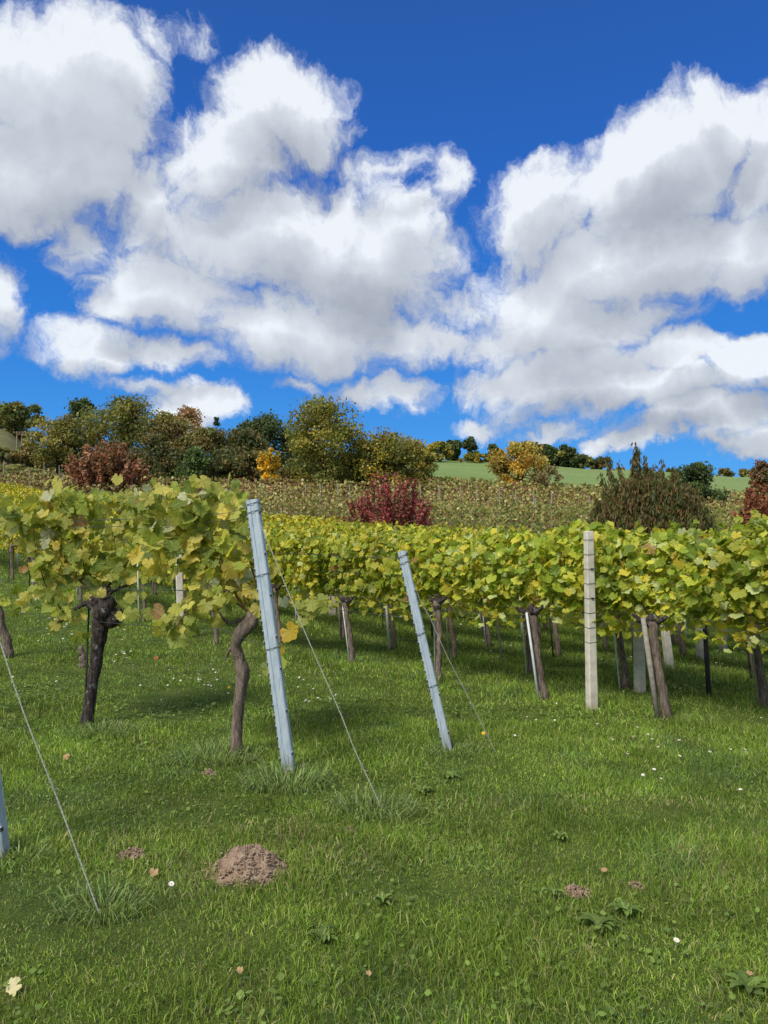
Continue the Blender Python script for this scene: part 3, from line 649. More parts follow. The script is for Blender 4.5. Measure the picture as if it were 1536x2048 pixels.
stake_px((169,1442),(178,1215),.009,MT['stake_dark'],'thin dark metal rod tied to the thick black-barked vine',-.12)
stake_px((1418,1392),(1409,1240),.028,MT['stake_dark'],'dark wooden stake beside a thick trunk near the right edge',-.03)
stake_px((1005,1322),(990,1215),.016,MT['stake_wood'],'grey stake beside the leaning trunk midway between short post and concrete post',-.03)
stake_px((1268,1335),(1264,1190),.020,MT['stake_dark'],'dark stake touching the left side of the second concrete post',.05)
stake_px((925,1235),(921,1160),.014,MT['stake_pale'],'slim pale stake seen far behind, right of the shorter leaning post')
stake_px((36,1132),(35,1078),.03,MT['stake_pale'],'pale stake far up the slope at the left edge')
stake_px((1043,1268),(1042,1220),.012,MT['stake_pale'],'short slim stake behind the canopy left of the pale-staked vine')
stake_px((1372,1275),(1370,1235),.016,MT['stake_pale'],'slim pale stake between the slanted post and the next concrete post')

# ------------------------------------------------------------------ concrete posts
def concrete_post(foot, top, w, lab, ties=0, deep=None, grp='concrete posts of the rows', pull=0.):
    X, Y, z = hit(*foot); o = empty('concrete_post', (X, Y, z), R(18)); tag(o, lab, 'vineyard post', grp)
    T = ptz(*top, Y)-np.array((X, Y, z)); h = T[2]; ca, sa = math.cos(-R(18)), math.sin(-R(18)); lx = T[0]*ca-T[1]*sa; ly = T[0]*sa+T[1]*ca
    mb = MB(); d = w*.85; c = .10*w; vs = []
    lv = [(-.04, 1.1), (h*.33, 1.03), (h*.66, .96), (h-.012, .9), (h, .8)]
    for zz, s_ in lv:
        q = [(-w/2+c,-d/2),(w/2-c,-d/2),(w/2,-d/2+c),(w/2,d/2-c),(w/2-c,d/2),(-w/2+c,d/2),(-w/2,d/2-c),(-w/2,-d/2+c)]
        vs += [(a*s_+lx*zz/h, b*s_+ly*zz/h, zz) for a, b in q]
    F = [(i*8+j, i*8+(j+1) % 8, (i+1)*8+(j+1) % 8, (i+1)*8+j) for i in range(4) for j in range(8)]+[tuple(range(32, 40))]
    mb.add(vs, F); mb.build('shaft', MT['concrete'], o)
    for i in range(ties):
        zz = h*(1-(i+.6)/(ties+4.2)); t = MB(); s_ = .97; e = .004
        q = np.array([(-w/2-e,-d/2-e),(w/2+e,-d/2-e),(w/2+e,d/2+e),(-w/2-e,d/2+e),(-w/2-e,-d/2-e)])*s_
        t.tube([(a+lx*zz/h, b+ly*zz/h, zz+.004*((j % 2)*2-1)) for j, (a, b) in enumerate(q)], .0020, 5)
        if i in (2, 4): t.tube([(lx*zz/h-.012, -d/2-.008, zz), (lx*zz/h+.014, -d/2-.008, zz)], .008, 6)
        t.build('wire_tie', MT['slot'], o)
    return o
concrete_post((1184,1421),(1177,1062),.092,'tallest pale concrete post, banded with dark wire ties, in front of the leaves',8)
concrete_post((1280,1383),(1272,1085),.10,'concrete post right of the tallest one, its foot stained reddish',3)
concrete_post((1340,1341),(1310,1090),.095,'slanted pale concrete post behind the rough-trunked vine')
concrete_post((1402,1320),(1393,1110),.10,'concrete post standing behind the dark stake near the right edge')
concrete_post((1446,1302),(1443,1110),.10,'mostly hidden concrete post furthest right under the canopy')
concrete_post((362,1276),(357,1075),.115,'white concrete post between the two old vines')
concrete_post((665,1232),(660,1080),.14,'short visible piece of concrete post left of the pale-staked middle vine')

# ------------------------------------------------------------------ leaning galvanised end posts
def end_post(foot, top, w, lab, tiefr, ybase=None, dtop=-.0):
    X, Y, z = hit(*foot); o = empty('end_post', (X, Y, z)); tag(o, lab, 'end post', 'leaning steel end posts')
    B = np.array((X, Y, z)); T = ptz(*top, Y+dtop)-B; L = np.linalg.norm(T); az = T/L
    ax = np.array([1., -.12, 0]); ax -= az*ax.dot(az); ax /= np.linalg.norm(ax); ay = np.cross(az, ax)
    Rm = np.stack([ax, ay, az], 1)       # local x across, y back, z up the post
    # open channel: front web, two side flanges and turned-in lips, 3 mm sheet
    d = w*.62; th = .003; lip = w*.22
    prof = [(-w/2,d),(-w/2,0),(-w/2+.008,-.006),(-w*.18,-.006),(-w*.12,-.001),(w*.12,-.001),(w*.18,-.006),(w/2-.008,-.006),(w/2,0),(w/2,d),(w/2-lip,d),(w/2-lip,d-th),(w/2-th,d-th),(w/2-th,th),(-w/2+th,th),(-w/2+th,d-th),(-w/2+lip,d-th),(-w/2+lip,d)]
    m = len(prof); zs = np.linspace(-.08, L, 14); mb = MB()
    vs = np.array([(a, b, q) for q in zs for a, b in prof]) @ Rm.T
    F = [(i*m+j, i*m+(j+1) % m, (i+1)*m+(j+1) % m, (i+1)*m+j) for i in range(len(zs)-1) for j in range(m)]
    F += [tuple((len(zs)-1)*m+j for j in q) for q in ((0,1,14,15),(15,16,17,0),(1,2,3,4,5,6,7,8,13,14),(8,9,12,13),(9,10,11,12))]
    mb.add(vs, F)
    k = 0; q = .10
    while q < L-.03:                       # punched wire hooks and dark-painted slots down the edge, a few on the other one
        for sx in ((-1, 1) if int(q*40) % 4 == 0 else (-1,)):
            p = Rm @ np.array([sx*(w/2+.0015), .004, q+(0 if sx < 0 else .03)])
            mb.box(p, (.007, .018, .019), 1, Rm)  # solid dark box, its colour painting the shade inside a punched slot
            p = Rm @ np.array([sx*(w/2+.003), .003, q+.014+(0 if sx < 0 else .03)])
            mb.box(p, (.006, .010, .008), 0, Rm)
        q += .075
    mb.build('profile', [MT['galv'], MT['slot']], o)
    for fr in tiefr:
        t = MB(); zz = L*fr; e = .004; c = np.array([(-w/2-e,-.012),(w/2+e,-.010),(w/2+e,d+e),(-w/2-e,d+e),(-w/2-e,-.012)])
        P = np.array([(a, b, zz+.006*((j % 2)*2-1)) for j, (a, b) in enumerate(c)]) @ Rm.T; t.tube(P, .0024, 5); t.build('wire_tie', MT['slot'], o)
    return o, B, T, w
PA = end_post((577,1547),(503,999),.088,'nearest tall leaning blue-grey steel post between the twisted vine and the guy wire',(.985,.72,.45,.955))
PB = end_post((896,1501),(803,1102),.066,'shorter leaning blue-grey steel post in the middle of the picture',(.975,.58,.32,.94))
PZ = end_post((-8,1716),(-96,1020),.088,'leaning blue-grey steel post cut off by the left edge of the picture',(.97,.6))
# wire loops dangling at the post heads and the tie knot on the shorter post
def guy(p0, p1, lab, r=.0042, knots=(), seed=1, kink=.006):
    rng = np.random.default_rng(seed); A = np.array(p0); B = np.array(p1)-A; k = 120; q = np.linspace(0, 1, k)[:, None]
    c = B*q; c[:, 2] -= np.sin(q[:, 0]*math.pi)*.02
    wv = np.cumsum(rng.normal(0, 1, (12, 3)), 0); wv -= np.linspace(0, 1, 12)[:, None]*wv[-1]; wv *= kink/2
    c += np.stack([np.interp(q[:, 0], np.linspace(0, 1, 12), wv[:, i]) for i in range(3)], -1)
    root = empty('guy_wire', tuple(A)); tag(root, lab, 'guy wire', 'guy wires of the end posts')
    mb = MB(); L = np.linalg.norm(B); kk = 420; qq = np.linspace(0, 1, kk); cc = np.stack([np.interp(qq, q[:, 0], c[:, i]) for i in range(3)], -1)
    ph = qq*L/.045*2*math.pi
    for s_ in (0, math.pi):
        P = cc+np.stack([np.cos(ph+s_), np.sin(ph+s_)*.7, np.sin(ph+s_)*.7], -1)*r*.75; mb.tube(P, r*.62, 5)
    mb.build('strand', MT['guy'], root, True)
    for kf in knots:
        t = MB(); p = np.array([np.interp(kf, q[:, 0], c[:, i]) for i in range(3)]); a = B/L; 
        hp = np.linspace(0, 1, 30)[:, None]; e1 = np.cross(a, (0,1,0)); e1 /= np.linalg.norm(e1); e2 = np.cross(a, e1)
        P = p+a*(hp-.5)*.045+(np.cos(hp*34)*e1+np.sin(hp*34)*e2)*r*2.1; t.tube(P, r*.5, 4)
        t.tube([P[-1], P[-1]+e1*.03+a*.01], r*.4, 4); t.build('knot', MT['guy'], root)
gp = hit(768,1620); guy(PA[1]+PA[2]*.985+np.array((0,.05,0)), (gp[0], gp[1], gp[2]-.02), 'twisted guy wire from the tall leaning post down to the right', .0029, (.55,.87), 2, .009)
gp = hit(996,1508); guy(PB[1]+PB[2]*.93+np.array((0,.05,0)), (gp[0], gp[1], gp[2]-.02), 'twisted guy wire from the shorter leaning post down to the right', .0028, (.62,.88), 3, .010)
gp = hit(204,1832); guy(PZ[1]+PZ[2]*.985, (gp[0], gp[1], gp[2]-.02), 'twisted guy wire descending at the left side of the picture', .0029, (.7,), 5, .009)

# ------------------------------------------------------------------ trellis wires
def trellis(pts, h, lab, grp, r=.0019, sagv=.012, seed=0):
    P = []; rng = np.random.default_rng(seed)
    for (X0, Y0), (X1, Y1), h0, h1 in pts:
        for q in np.linspace(0, 1, 14)[:-1]:
            x = X0+(X1-X0)*q; y = Y0+(Y1-Y0)*q; z = (float(H(X0, Y0))+h0)*(1-q)+(float(H(X1, Y1))+h1)*q-sagv*math.sin(q*math.pi)
            P.append((x, y, z))
    P.append((X1, Y1, float(H(X1, Y1))+h1)); P = np.array(P); A = P[0].copy()
    mb = MB(); mb.tube(P-A, r, 5); o = mb.build('trellis_wire', MT['wire'], None, True); o.location = tuple(A); tag(o, lab, 'wire', grp)
T1 = hit(475,1512)[:2]; T2 = hit(172,1452)[:2]; T1 = (T1[0]-.09, T1[1]-.17); T2 = (T2[0]-.09, T2[1]-.17); FARA = (T2[0]-2.9, T2[1]+2.05)
for i, (ha, hb, nm) in enumerate(((1.90,1.86,'top'),(1.84,1.80,'second'),(1.34,1.27,'middle'),(.88,.98,'lowest'))):
    fr = ha/1.93; pa = (PA[1]+PA[2]*fr)
    trellis([((pa[0], pa[1]), T1, pa[2]-float(H(pa[0], pa[1])), hb), (T1, T2, hb, hb), (T2, FARA, hb, hb)], 0, '%s trellis wire running left from the tall leaning post' % nm, 'trellis wires of the near row', .0024)
for i, (ha, nm) in enumerate(((1.50,'top'),(1.02,'lower'))):
    pb = PB[1]+PB[2]*(ha/1.56); e = (pb[0]-9*.72, pb[1]+9*.70)
    trellis([((pb[0], pb[1]), e, pb[2]-float(H(pb[0], pb[1])), ha+.15)], 0, '%s trellis wire running left from the shorter leaning post' % nm, 'trellis wires of the second row', .0022, .03)
for k in range(4):
    for j, hh in enumerate((.90, .98, 1.30, 1.62) if k < 2 else (.92,)):
        pts = []; ssq = [1.5, 3.9, 7.5, 11.5, 16, 21]
        for a, b in zip(ssq[:-1], ssq[1:]): pts.append((sn(a, rown(k, a)+.04*j), sn(b, rown(k, b)+.04*j), hh, hh))
        trellis(pts, 0, '%s wire from the bottom threaded through the %s full row' % (ORD[j], ORD[k]), 'trellis wires inside the full rows', .0019)

# ------------------------------------------------------------------ molehills and patches of bare earth
def molehill(foot, w, h, lab, seed, name='molehill', crumbs=260):
    rng = np.random.default_rng(seed); X, Y, z = hit(*foot); Y += w*.35; X *= Y/(Y-w*.35); z = float(H(X, Y)); o = empty(name, (X, Y, z)); tag(o, lab, 'molehill', 'heaps of dug earth')
    nr, na = 26, 64; rr = np.linspace(0, 1, nr); aa = np.arange(na)*2*math.pi/na; vs = []
    g = np.random.default_rng(seed).random((64, 64))
    for r in rr:
        for a in aa:
            edge = 1+.10*math.sin(3*a+seed)+.06*math.sin(7*a); x = math.cos(a)*r*w/2*edge; y = math.sin(a)*r*w/2*edge
            prof = (1-r**1.35)*(1+.25*math.exp(-((r-.45)/.2)**2))*(1-.08*math.exp(-(r/.2)**2)); nz = float(vn(np.array(x*1.0+seed), np.array(y*1.0), 42))-.5; nz2 = float(vn(np.array(x+seed), np.array(y+4), 110))-.5
            vs.append((x+.004*nz2, y+.004*nz, h*prof*(1+.12*math.sin(2*a+1))+nz*.034*(r < .98)+nz2*.018-.012))
    F = [(i*na+j, (i+1)*na+j, (i+1)*na+(j+1) % na, i*na+(j+1) % na) for i in range(nr-1) for j in range(na)]
    mb = MB(); mb.add(vs, F); mb.build('mound', MT['soil'], o, True)
    c = MB()
    for i in range(crumbs):
        a = rng.uniform(0, 6.28); r = math.sqrt(rng.random())*1.12; x = math.cos(a)*r*w/2; y = math.sin(a)*r*w/2; zz = h*max(0, 1-r**1.35)*1.03; r_ = rng.random(); s_ = rng.uniform(.003, .010)*(2.2 if r_ < .06 else 1); x *= (1.35 if r_ > .9 else 1); y *= (1.3 if r_ > .9 else 1)
        d = rng.normal(0, 1, (8, 3)); d /= np.linalg.norm(d, axis=1)[:, None]
        q = np.array([(1,0,0),(-1,0,0),(0,1,0),(0,-1,0),(0,0,1),(0,0,-1)])*rng.uniform(.6, 1.2, (6, 1))*s_+np.array([x, y, zz+s_*.2])
        c.add(q, [(0,2,4),(2,1,4),(1,3,4),(3,0,4),(2,0,5),(1,2,5),(3,1,5),(0,3,5)])
    c.build('crumbs', MT['soil'], o)['kind'] = 'stuff'
molehill((498,1764),.375,.108,'large crumbly brown molehill in the grass left of centre',3,crumbs=700)
molehill((262,1720),.14,.035,'low small molehill left of the large one',9,crumbs=140)
molehill((418,1552),.11,.03,'tiny dark earth heap in long grass near the twisted trunk',14,crumbs=60)
molehill((1155,1795),.12,.02,'flat patch of bare earth in the grass at right',21,crumbs=110)
molehill((1274,1778),.07,.012,'smallest patch of bare earth, right of the flat one',25,crumbs=40)
molehill((700,1668),.09,.014,'patch of bare earth below the tussock at the middle guy wire',27,crumbs=50)

# ------------------------------------------------------------------ daisies, dandelions, fallen leaves, broad weeds
def flower_mesh(yellow=False, k=11, R0=.011):
    st = MB(); st.tube([(0,0,0),(.002,0,.02),(0,0,.04)], .0012, 4); hd = MB()
    for i in range(k):
        a = i*2*math.pi/k; ca, sa = math.cos(a), math.sin(a); w = .0036
        hd.add([(ca*.003-sa*w*.5, sa*.003+ca*w*.5, .041), (ca*.003+sa*w*.5, sa*.003-ca*w*.5, .041), (ca*R0+sa*w*.6, sa*R0-ca*w*.6, .044), (ca*R0*1.1, sa*R0*1.1, .044), (ca*R0-sa*w*.6, sa*R0+ca*w*.6, .044)], [(0,1,2,3,4)])
    if yellow: hd.tube([(0,0,.038),(0,0,.047)], [.012,.008], 9)
    cn = MB(); cn.tube([(0,0,.040),(0,0,.0445),(0,0,.046)], [.0042,.0038,.001], 8)
    return st.mesh('stem', MT['grass']), hd.mesh('petals', MT['pollen'] if yellow else MT['petal']), cn.mesh('disc', MT['pollen'])
FM = flower_mesh(); FY = flower_mesh(True)
def flower(X, Y, lab, grp, ms=FM, scl=1., name='daisy', cat='daisy'):
    o = empty(name, (X, Y, float(H(X, Y))+.0), rnd.uniform(0, 6)); o.scale = (scl,)*3; tag(o, lab, cat, grp)
    for nm, m in zip(('stem', 'petals', 'disc'), ms): link(nm, m, o)
    o.rotation_euler = (rnd.uniform(-.1, .55), rnd.uniform(-.3, .3), rnd.uniform(-.5, .5))
rf = random.Random(9)
CL = [(215,1255,60,22,24,'in the patch behind the thick black-barked vine'),(120,1270,50,20,14,'scattered at the left behind the guy wire'),(250,1310,22,22,12,'right of the thick black-barked vine'),(390,1370,75,40,34,'between the two old vines'),
 (620,1408,14,5,6,'in the tight bright clump right of the tall leaning post'),(640,1370,60,40,9,'behind the middle guy wire'),(560,1160,200,30,10,'far back under the canopy'),(950,1290,120,60,22,'in the lane left of the tallest concrete post'),
 (1230,1330,60,70,16,'between the two nearest concrete posts'),(1450,1330,80,60,18,'below the canopy at the right'),(1200,1470,200,60,14,'in the open grass at the right'),(1350,1520,150,50,12,'in the open grass towards the right edge'),(60,1340,60,60,8,'at the left edge behind the guy wire')]
for cx, cy, rx, ry, k, lab in CL:
    for i in range(k):
        X, Y, z = hit(cx+rf.gauss(0, .6)*rx, cy+rf.gauss(0, .6)*ry); flower(X, Y, 'small white daisy %s' % lab, 'white daisies '+lab, scl=max(1, Y/8.5)*rf.uniform(.75, 1.15))
X, Y, z = hit(340,1782); flower(X, Y, 'single open white daisy below the small molehill', 'lone daisies in front', scl=1.1)
X, Y, z = hit(1350,1900); flower(X, Y, 'lone white daisy in the foreground grass at the right', 'lone daisies in front', scl=1.0)
for (x, y, lab) in ((967,1480,'yellow dandelion beside the shorter post and its guy wire'),(460,1385,'yellow dandelion bud right of the twisted trunk top')):
    X, Y, z = hit(x, y); flower(X, Y, lab, 'dandelions in flower', FY, 1.5, 'dandelion', 'dandelion')
def fallen(x, y, size, lab, col=None, tilt=.5, seed=1):
    rng = np.random.default_rng(seed); X, Y, z = hit(x, y); mb = MB()
    leaves(mb, rng, np.zeros((1,3)), np.array([size*.62]), np.array([(.5,.5,.5)]), True, (0,-tilt,1.), .15)
    o = mb.build('fallen_leaf', col or MT['dry_leaf']); o.location = (X, Y, z+.035); tag(o, lab, 'fallen leaf', 'fallen leaves in the grass')
MT['straw'] = flat('straw leaf', (.62,.56,.30), .7, 0, 20, (.5,.42,.2))
MT['rust'] = flat('rust leaf', (.42,.12,.04), .7, 0, 20, (.3,.08,.03))
fallen(30,1995,.08,'pale straw-yellow leaf in the bottom left corner',MT['straw'],1.4,1)
fallen(133,1522,.08,'dry pinkish-brown leaf left of the guy wire',None,.9,2)
fallen(308,1758,.06,'brown curled leaf below the small molehill',None,.9,3)
fallen(1208,1754,.045,'orange-tan fallen leaf above the flat bare patch',None,.6,4)
fallen(312,1320,.10,'rust-red leaf in the grass between the old vines',MT['rust'],.9,5)
fallen(737,1968,.03,'small brown leaf near the bottom centre',None,.6,6)
fallen(1500,1967,.03,'small tan leaf near the bottom right edge',None,.6,7)
fallen(480,1960,.035,'small dry leaf in the grass near the bottom',None,.9,8)
def rosette(x, y, r, k, lab, seed):
    rng = np.random.default_rng(seed); X, Y, z = hit(x, y); mb = MB()
    for i in range(k):
        a = i*2.4+rng.normal(0, .2); L = r*rng.uniform(.6, 1.1); n_ = 9; q = np.linspace(0, 1, n_); w = r*.16*np.sin(np.clip(q*.95+.05, 0, 1)*math.pi)**.7*(1+.35*(np.arange(n_) % 2))
        cx = math.cos(a); sy = math.sin(a); z_ = .012+.03*np.sin(q*2.6)*rng.uniform(.6, 1.2)
        l = np.stack([cx*q*L-sy*w, sy*q*L+cx*w, z_+.006], -1); rr_ = np.stack([cx*q*L+sy*w, sy*q*L-cx*w, z_+.006], -1); c_ = np.stack([cx*q*L, sy*q*L, z_], -1)
        v = np.concatenate([l, c_, rr_]); F = [(j, j+1, n_+j+1, n_+j) for j in range(n_-1)]+[(n_+j, n_+j+1, 2*n_+j+1, 2*n_+j) for j in range(n_-1)]
        mb.add(v, F, 0, np.array([.17,.25,.05])*rng.uniform(.6, 1.3))
    o = mb.build('weed_rosette', MT['grass']); o.location = (X, Y, z); tag(o, lab, 'weed', 'broad-leaved weeds in the lawn')
for i, (x, y, r, lab) in enumerate([(1195,1862,.09,'dandelion rosette below the flat bare patch'),(1250,1835,.08,'dandelion rosette right of the flat bare patch'),(1120,1685,.06,'small leafy weed above the flat bare patch'),(1105,1800,.05,'small weed just left of the flat bare patch'),
 (645,1890,.07,'pale green weed right of bottom centre-left'),(845,1590,.08,'leafy weed between the guy wire foot and the shorter post'),(900,1560,.09,'broad pale weed below the shorter leaning post'),(765,1815,.05,'small dark weed in the middle foreground'),(1500,1990,.09,'broad weed in the bottom right corner')]):
    rosette(x, y, r, 12, lab, 40+i)

# ------------------------------------------------------------------ far rows in autumn colours
AUT = np.array([[.28,.26,.06],[.42,.36,.11],[.20,.24,.05],[.30,.16,.07],[.58,.52,.22],[.18,.09,.05],[.16,.21,.045]])
def autumn_row(i, Y0, x0, x1, tilt, hgt, pal, lab):
    rng = np.random.default_rng(200+i); L = x1-x0; k = int(L*120*max(.5, 30/Y0)); mb = MB()
    x = rng.uniform(x0, x1, k); y = Y0+tilt*x+rng.normal(0, .22, k); z = H(x, y)+rng.uniform(.12, hgt+.1, k)+.14*np.sin(x*1.7+i)*rng.random(k)
    P = np.stack([x, y, z], -1); a0 = np.array([(x0+x1)/2, Y0+tilt*(x0+x1)/2, 0]); a0[2] = float(H(a0[0], a0[1]))
    c = AUT[rng.choice(7, k, p=pal)]*rng.uniform(.75, 1.2, (k, 1)); blob = vn(x+40*i, y, .22)[:, None]; c = c*(.8+.5*blob)
    leaves(mb, rng, P-a0, rng.uniform(.11, .22, k)*max(1, Y0/45), c, False, (0,-.6,.5), .6, quad=True)
    o = empty('vine_row', tuple(a0)); tag(o, lab, 'vine row', 'rows of the autumn vineyard on the slope'); mb.build('foliage', MT['tree_leaf'], o)
p1 = [.22,.14,.28,.06,.05,.03,.22]; p2 = [.24,.25,.14,.12,.12,.06,.07]; p3 = [.20,.24,.08,.18,.10,.15,.05]
rows = [(36,4,26,0,1.7,p1,'nearest'),(39.5,1,29,0,1.8,p1,'second'),(43,-3,32,0,1.8,p1,'third'),(47,-7,35,0,1.7,p2,'fourth'),(51.5,-12,38,0,1.7,p2,'fifth'),(56.5,-16,42,0,1.7,p2,'sixth'),
 (62,-22,46,0,1.7,p3,'seventh'),(68,-28,50,0,1.7,p3,'eighth'),(75,-42,52,0,1.7,p3,'ninth'),(83,-48,56,0,1.7,p3,'tenth'),(92,-53,46,0,1.6,p2,'eleventh'),(101,-58,30,0,1.5,p1,'farthest')]
for i, (Y0, x0, x1, tl, hg, p, nm) in enumerate(rows):
    autumn_row(i, Y0, x0, x1, tl, hg, p, '%s brownish autumn vine row beyond the yellow-green vines' % nm)
def small_post(x, D, hpx, lab, ytop):
    X, Y, z = atD(x, D); zt = EYE+slope(x, ytop+7)[1]*D; mb = MB(); yt_ = 0; w = .065*max(1, D/70)
    mb.box((0,0,(zt-z)/2-.05), (w, w, zt-z+.1)); mb.box((0,0,zt-z+.02), (w*.6, w*.6, .04)); o = mb.build('row_post', MT['post_dull']); o.location = (X, Y, z)
    o.rotation_euler = (0, rnd.uniform(-.04, .04), rnd.uniform(0, 1)); tag(o, lab, 'vineyard post', 'small pale posts of the autumn vineyard')
for x, D, yt in [(880,58,965),(921,58,967),(955,60,966),(1000,56,967),(1031,54,972),(1066,52,974),(1071,50,990),(1102,50,979),(842,60,966),(820,62,966),(1432,47,1010),(1180,50,985)]:
    small_post(x, D, 0, 'pale post among the brown rows %s' % {880:'below the left end of the meadow',921:'second right of the crimson bush area',955:'just left of the golden tree',1000:'under the left side of the golden tree',1031:'under the middle of the golden tree',1066:'upper of two close ones below the thin bare tree',1071:'lower of two close ones below the thin bare tree',1102:'under the right side of the thin bare tree',842:'right above the crimson bush',820:'behind the top of the crimson bush',1432:'right of the drooping brown bush',1180:'at the left flank of the drooping brown bush'}[x], yt)
for x, D, yt in [(7,84,915),(58,82,932),(88,80,917),(117,80,924),(125,76,940),(170,77,940),(310,72,954),(325,72,950),(344,72,956),(386,70,958),(475,68,960),(522,66,961),(570,64,962),(612,64,961),(675,62,960),(700,62,962),(640,64,964)]:
    small_post(x, D, 0, 'pale post among the brown rows %s' % {7:'nearest the left edge',58:'below the timber pergola',88:'left of the pair under the yellowish-olive tree',117:'left one of the close pair by the russet bush',125:'right one of the close pair by the russet bush',170:'in front of the russet bush',310:'first right of the russet bush',325:'second right of the russet bush',344:'third right of the russet bush',386:'below the bright green shrub',475:'left of the tall leaning post head',522:'right of the tall leaning post head',570:'below the orange shrub',612:'left below the tallest skyline tree',640:'straight below the tallest skyline tree',675:'right below the tallest skyline tree',700:'just left of the crimson bush'}[x], yt)
for i in range(12): small_post(1440+i*9, 92, 0, 'pale post of the far right vineyard strip below the meadow', 986+i % 3)

# ------------------------------------------------------------------ trees and bushes
def tree(name, x, D, ytop, wpx, lab, pal, seed, k=2600, base=.18, card=None, shape='round', cat='tree', clumps=34, trunk=True, grp='trees on the hilltop', yb=None, gap=1., mat_='tree_leaf', zlow=.0, xoff=0):
    rng = np.random.default_rng(seed); X, Y, z = atD(x, D)
    h = EYE+slope(x, ytop)[1]*D-z; w = wpx/FPX*D*(1.12 if D < 150 else 1); o = empty(name, (X, Y, z)); tag(o, lab, cat, grp); pal = [tuple(min(.9, q*2.35) for q in c) for c in pal]; k = int(k*2.7)
    z0 = h*base; card = card or .0032*D; pal = np.array(pal)
    f = MB(); C = []; S = []
    for i in range(clumps):
        th = rng.uniform(0, 6.28); t = rng.beta(1.2, 1.0)
        if shape == 'cone': pr = (1-t)**.8+.08
        elif shape == 'vase': pr = .35+.65*t**.7 if t < .85 else .8
        elif shape == 'bush': pr = math.sqrt(max(.05, 1-t**2.2))
        else: pr = math.sqrt(max(.05, 1-(2*t-.9)**2*.85))
        rr = math.sqrt(rng.random())*.82; C.append((math.cos(th)*rr*pr*w/2, math.sin(th)*rr*pr*w/2*.9, z0+(h-z0)*(.06+.86*t)))
        S.append(rng.uniform(.13, .26)*min(w, (h-z0)*1.1)*(1 if shape != 'cone' else .6))
    C = np.array(C); S = np.array(S); top = np.argmax(C[:, 2]); C[top, 2] = h-S[top]*.75
    ci = rng.integers(0, clumps, k); d = rng.normal(0, 1, (k, 3)); d /= np.linalg.norm(d, axis=1)[:, None]; r = S[ci]*rng.random(k)**.45*rng.uniform(.6, 1.12, k)
    P = C[ci]+d*r[:, None]*np.array([1,1,.8]); P[:, 2] = np.maximum(P[:, 2], z0*.5)
    P[:, 2] = np.minimum(P[:, 2], h*1.01)
    cc = pal[rng.integers(0, len(pal), clumps)][ci]; other = pal[rng.integers(0, len(pal), k)]; mixm = (rng.random(k) < .4)[:, None]; cc = np.where(mixm, other, cc)*rng.uniform(.8, 1.2, (k, 1))*rng.uniform(.65, 1.4, clumps)[ci][:, None]
    leaves(f, rng, P, rng.uniform(.6, 1.3, k)*card, cc, False, (0,-.2,.5), .9, quad=True)
    f.build('crown', MT[mat_], o)
    t = MB(); tr = max(.05, w*.022)
    q = np.linspace(0, 1, 6)[:, None]; ax = np.array([0,0,h*.6])*q+rng.normal(0, w*.008, (6, 3)); ax[0] = (0,0,-.2)
    t.tube(ax, np.linspace(tr*1.3, tr*.5, 6), 7, wob=.1, rng=rng)
    for i in rng.choice(clumps, min(clumps, 16), replace=False):
        b = ax[rng.integers(1, 5)]; e = C[i]; qq = np.linspace(0, 1, 5)[:, None]; t.tube(b*(1-qq)+e*qq+np.sin(qq*3.1)*np.array([0,0,-.04*h]), np.linspace(tr*.5, tr*.12, 5), 5)
    t.build('trunk', MT['tree_bark'], o, True)
    return o, h, w
DK = [(.030,.046,.017),(.040,.058,.020),(.055,.070,.024)]
OL = [(.085,.092,.022),(.11,.108,.026),(.06,.072,.019),(.14,.12,.03)]
BR = [(.105,.08,.028),(.085,.075,.025),(.06,.065,.022),(.13,.09,.034)]
YG = [(.15,.135,.02),(.20,.155,.022),(.09,.10,.02),(.06,.075,.018),(.26,.19,.03)]
GO = [(.26,.19,.035),(.20,.165,.04),(.32,.20,.03),(.12,.12,.03)]
tree('broadleaf_tree',40,140,808,125,'dark green tree on the hill at the far left edge',DK+OL,301,2600)
tree('broadleaf_tree',-20,142,815,110,'dark tree cut by the left edge above the sloping plot',DK+OL,331,2000)
tree('broadleaf_tree',162,112,792,75,'tall dark tree rising behind the olive one on the left hill',DK,302,1800,zlow=.1)
tree('broadleaf_tree',112,96,826,110,'yellowish-olive tree on the left hill over two pale posts',OL+[(.14,.12,.03)],303,2600,.12)
tree('broadleaf_tree',242,100,793,190,'big olive-green tree with the highest crown on the left hill',OL,304,5200,.05,clumps=60)
tree('broadleaf_tree',330,98,822,120,'dark brown-green tree right of the biggest olive tree',BR+OL,305,3000,.02)
tree('broadleaf_tree',372,112,812,85,'sparse orange-brown treetop against the white cloud',[(.26,.15,.07),(.20,.12,.06),(.14,.10,.04)],306,900,.3,clumps=26)
tree('broadleaf_tree',410,96,858,140,'brownish-olive tree left of the dark round one',BR+OL,307,3000,.02)
tree('pine_tree',432,118,834,34,'small sparse pine standing alone against the cloud',DK,308,500,.3,shape='cone',clumps=14)
tree('shrub',388,88,893,70,'bright green low shrub in front of the hill trees',[(.04,.065,.018),(.055,.085,.022)],309,1200,.02,shape='bush',cat='shrub',grp='shrubs below the hilltop trees')
tree('broadleaf_tree',526,112,827,120,'dark round-crowned tree in the middle of the skyline left of the big yellow-green one',DK,310,4200,.1,clumps=50)
tree('broadleaf_tree',476,104,856,110,'olive brown tree in the shade of the dark round one',BR+DK,311,2600,.03)
tree('broadleaf_tree',600,120,862,90,'dark tree behind the left side of the big yellow-green tree',DK+OL,332,2000,.03)
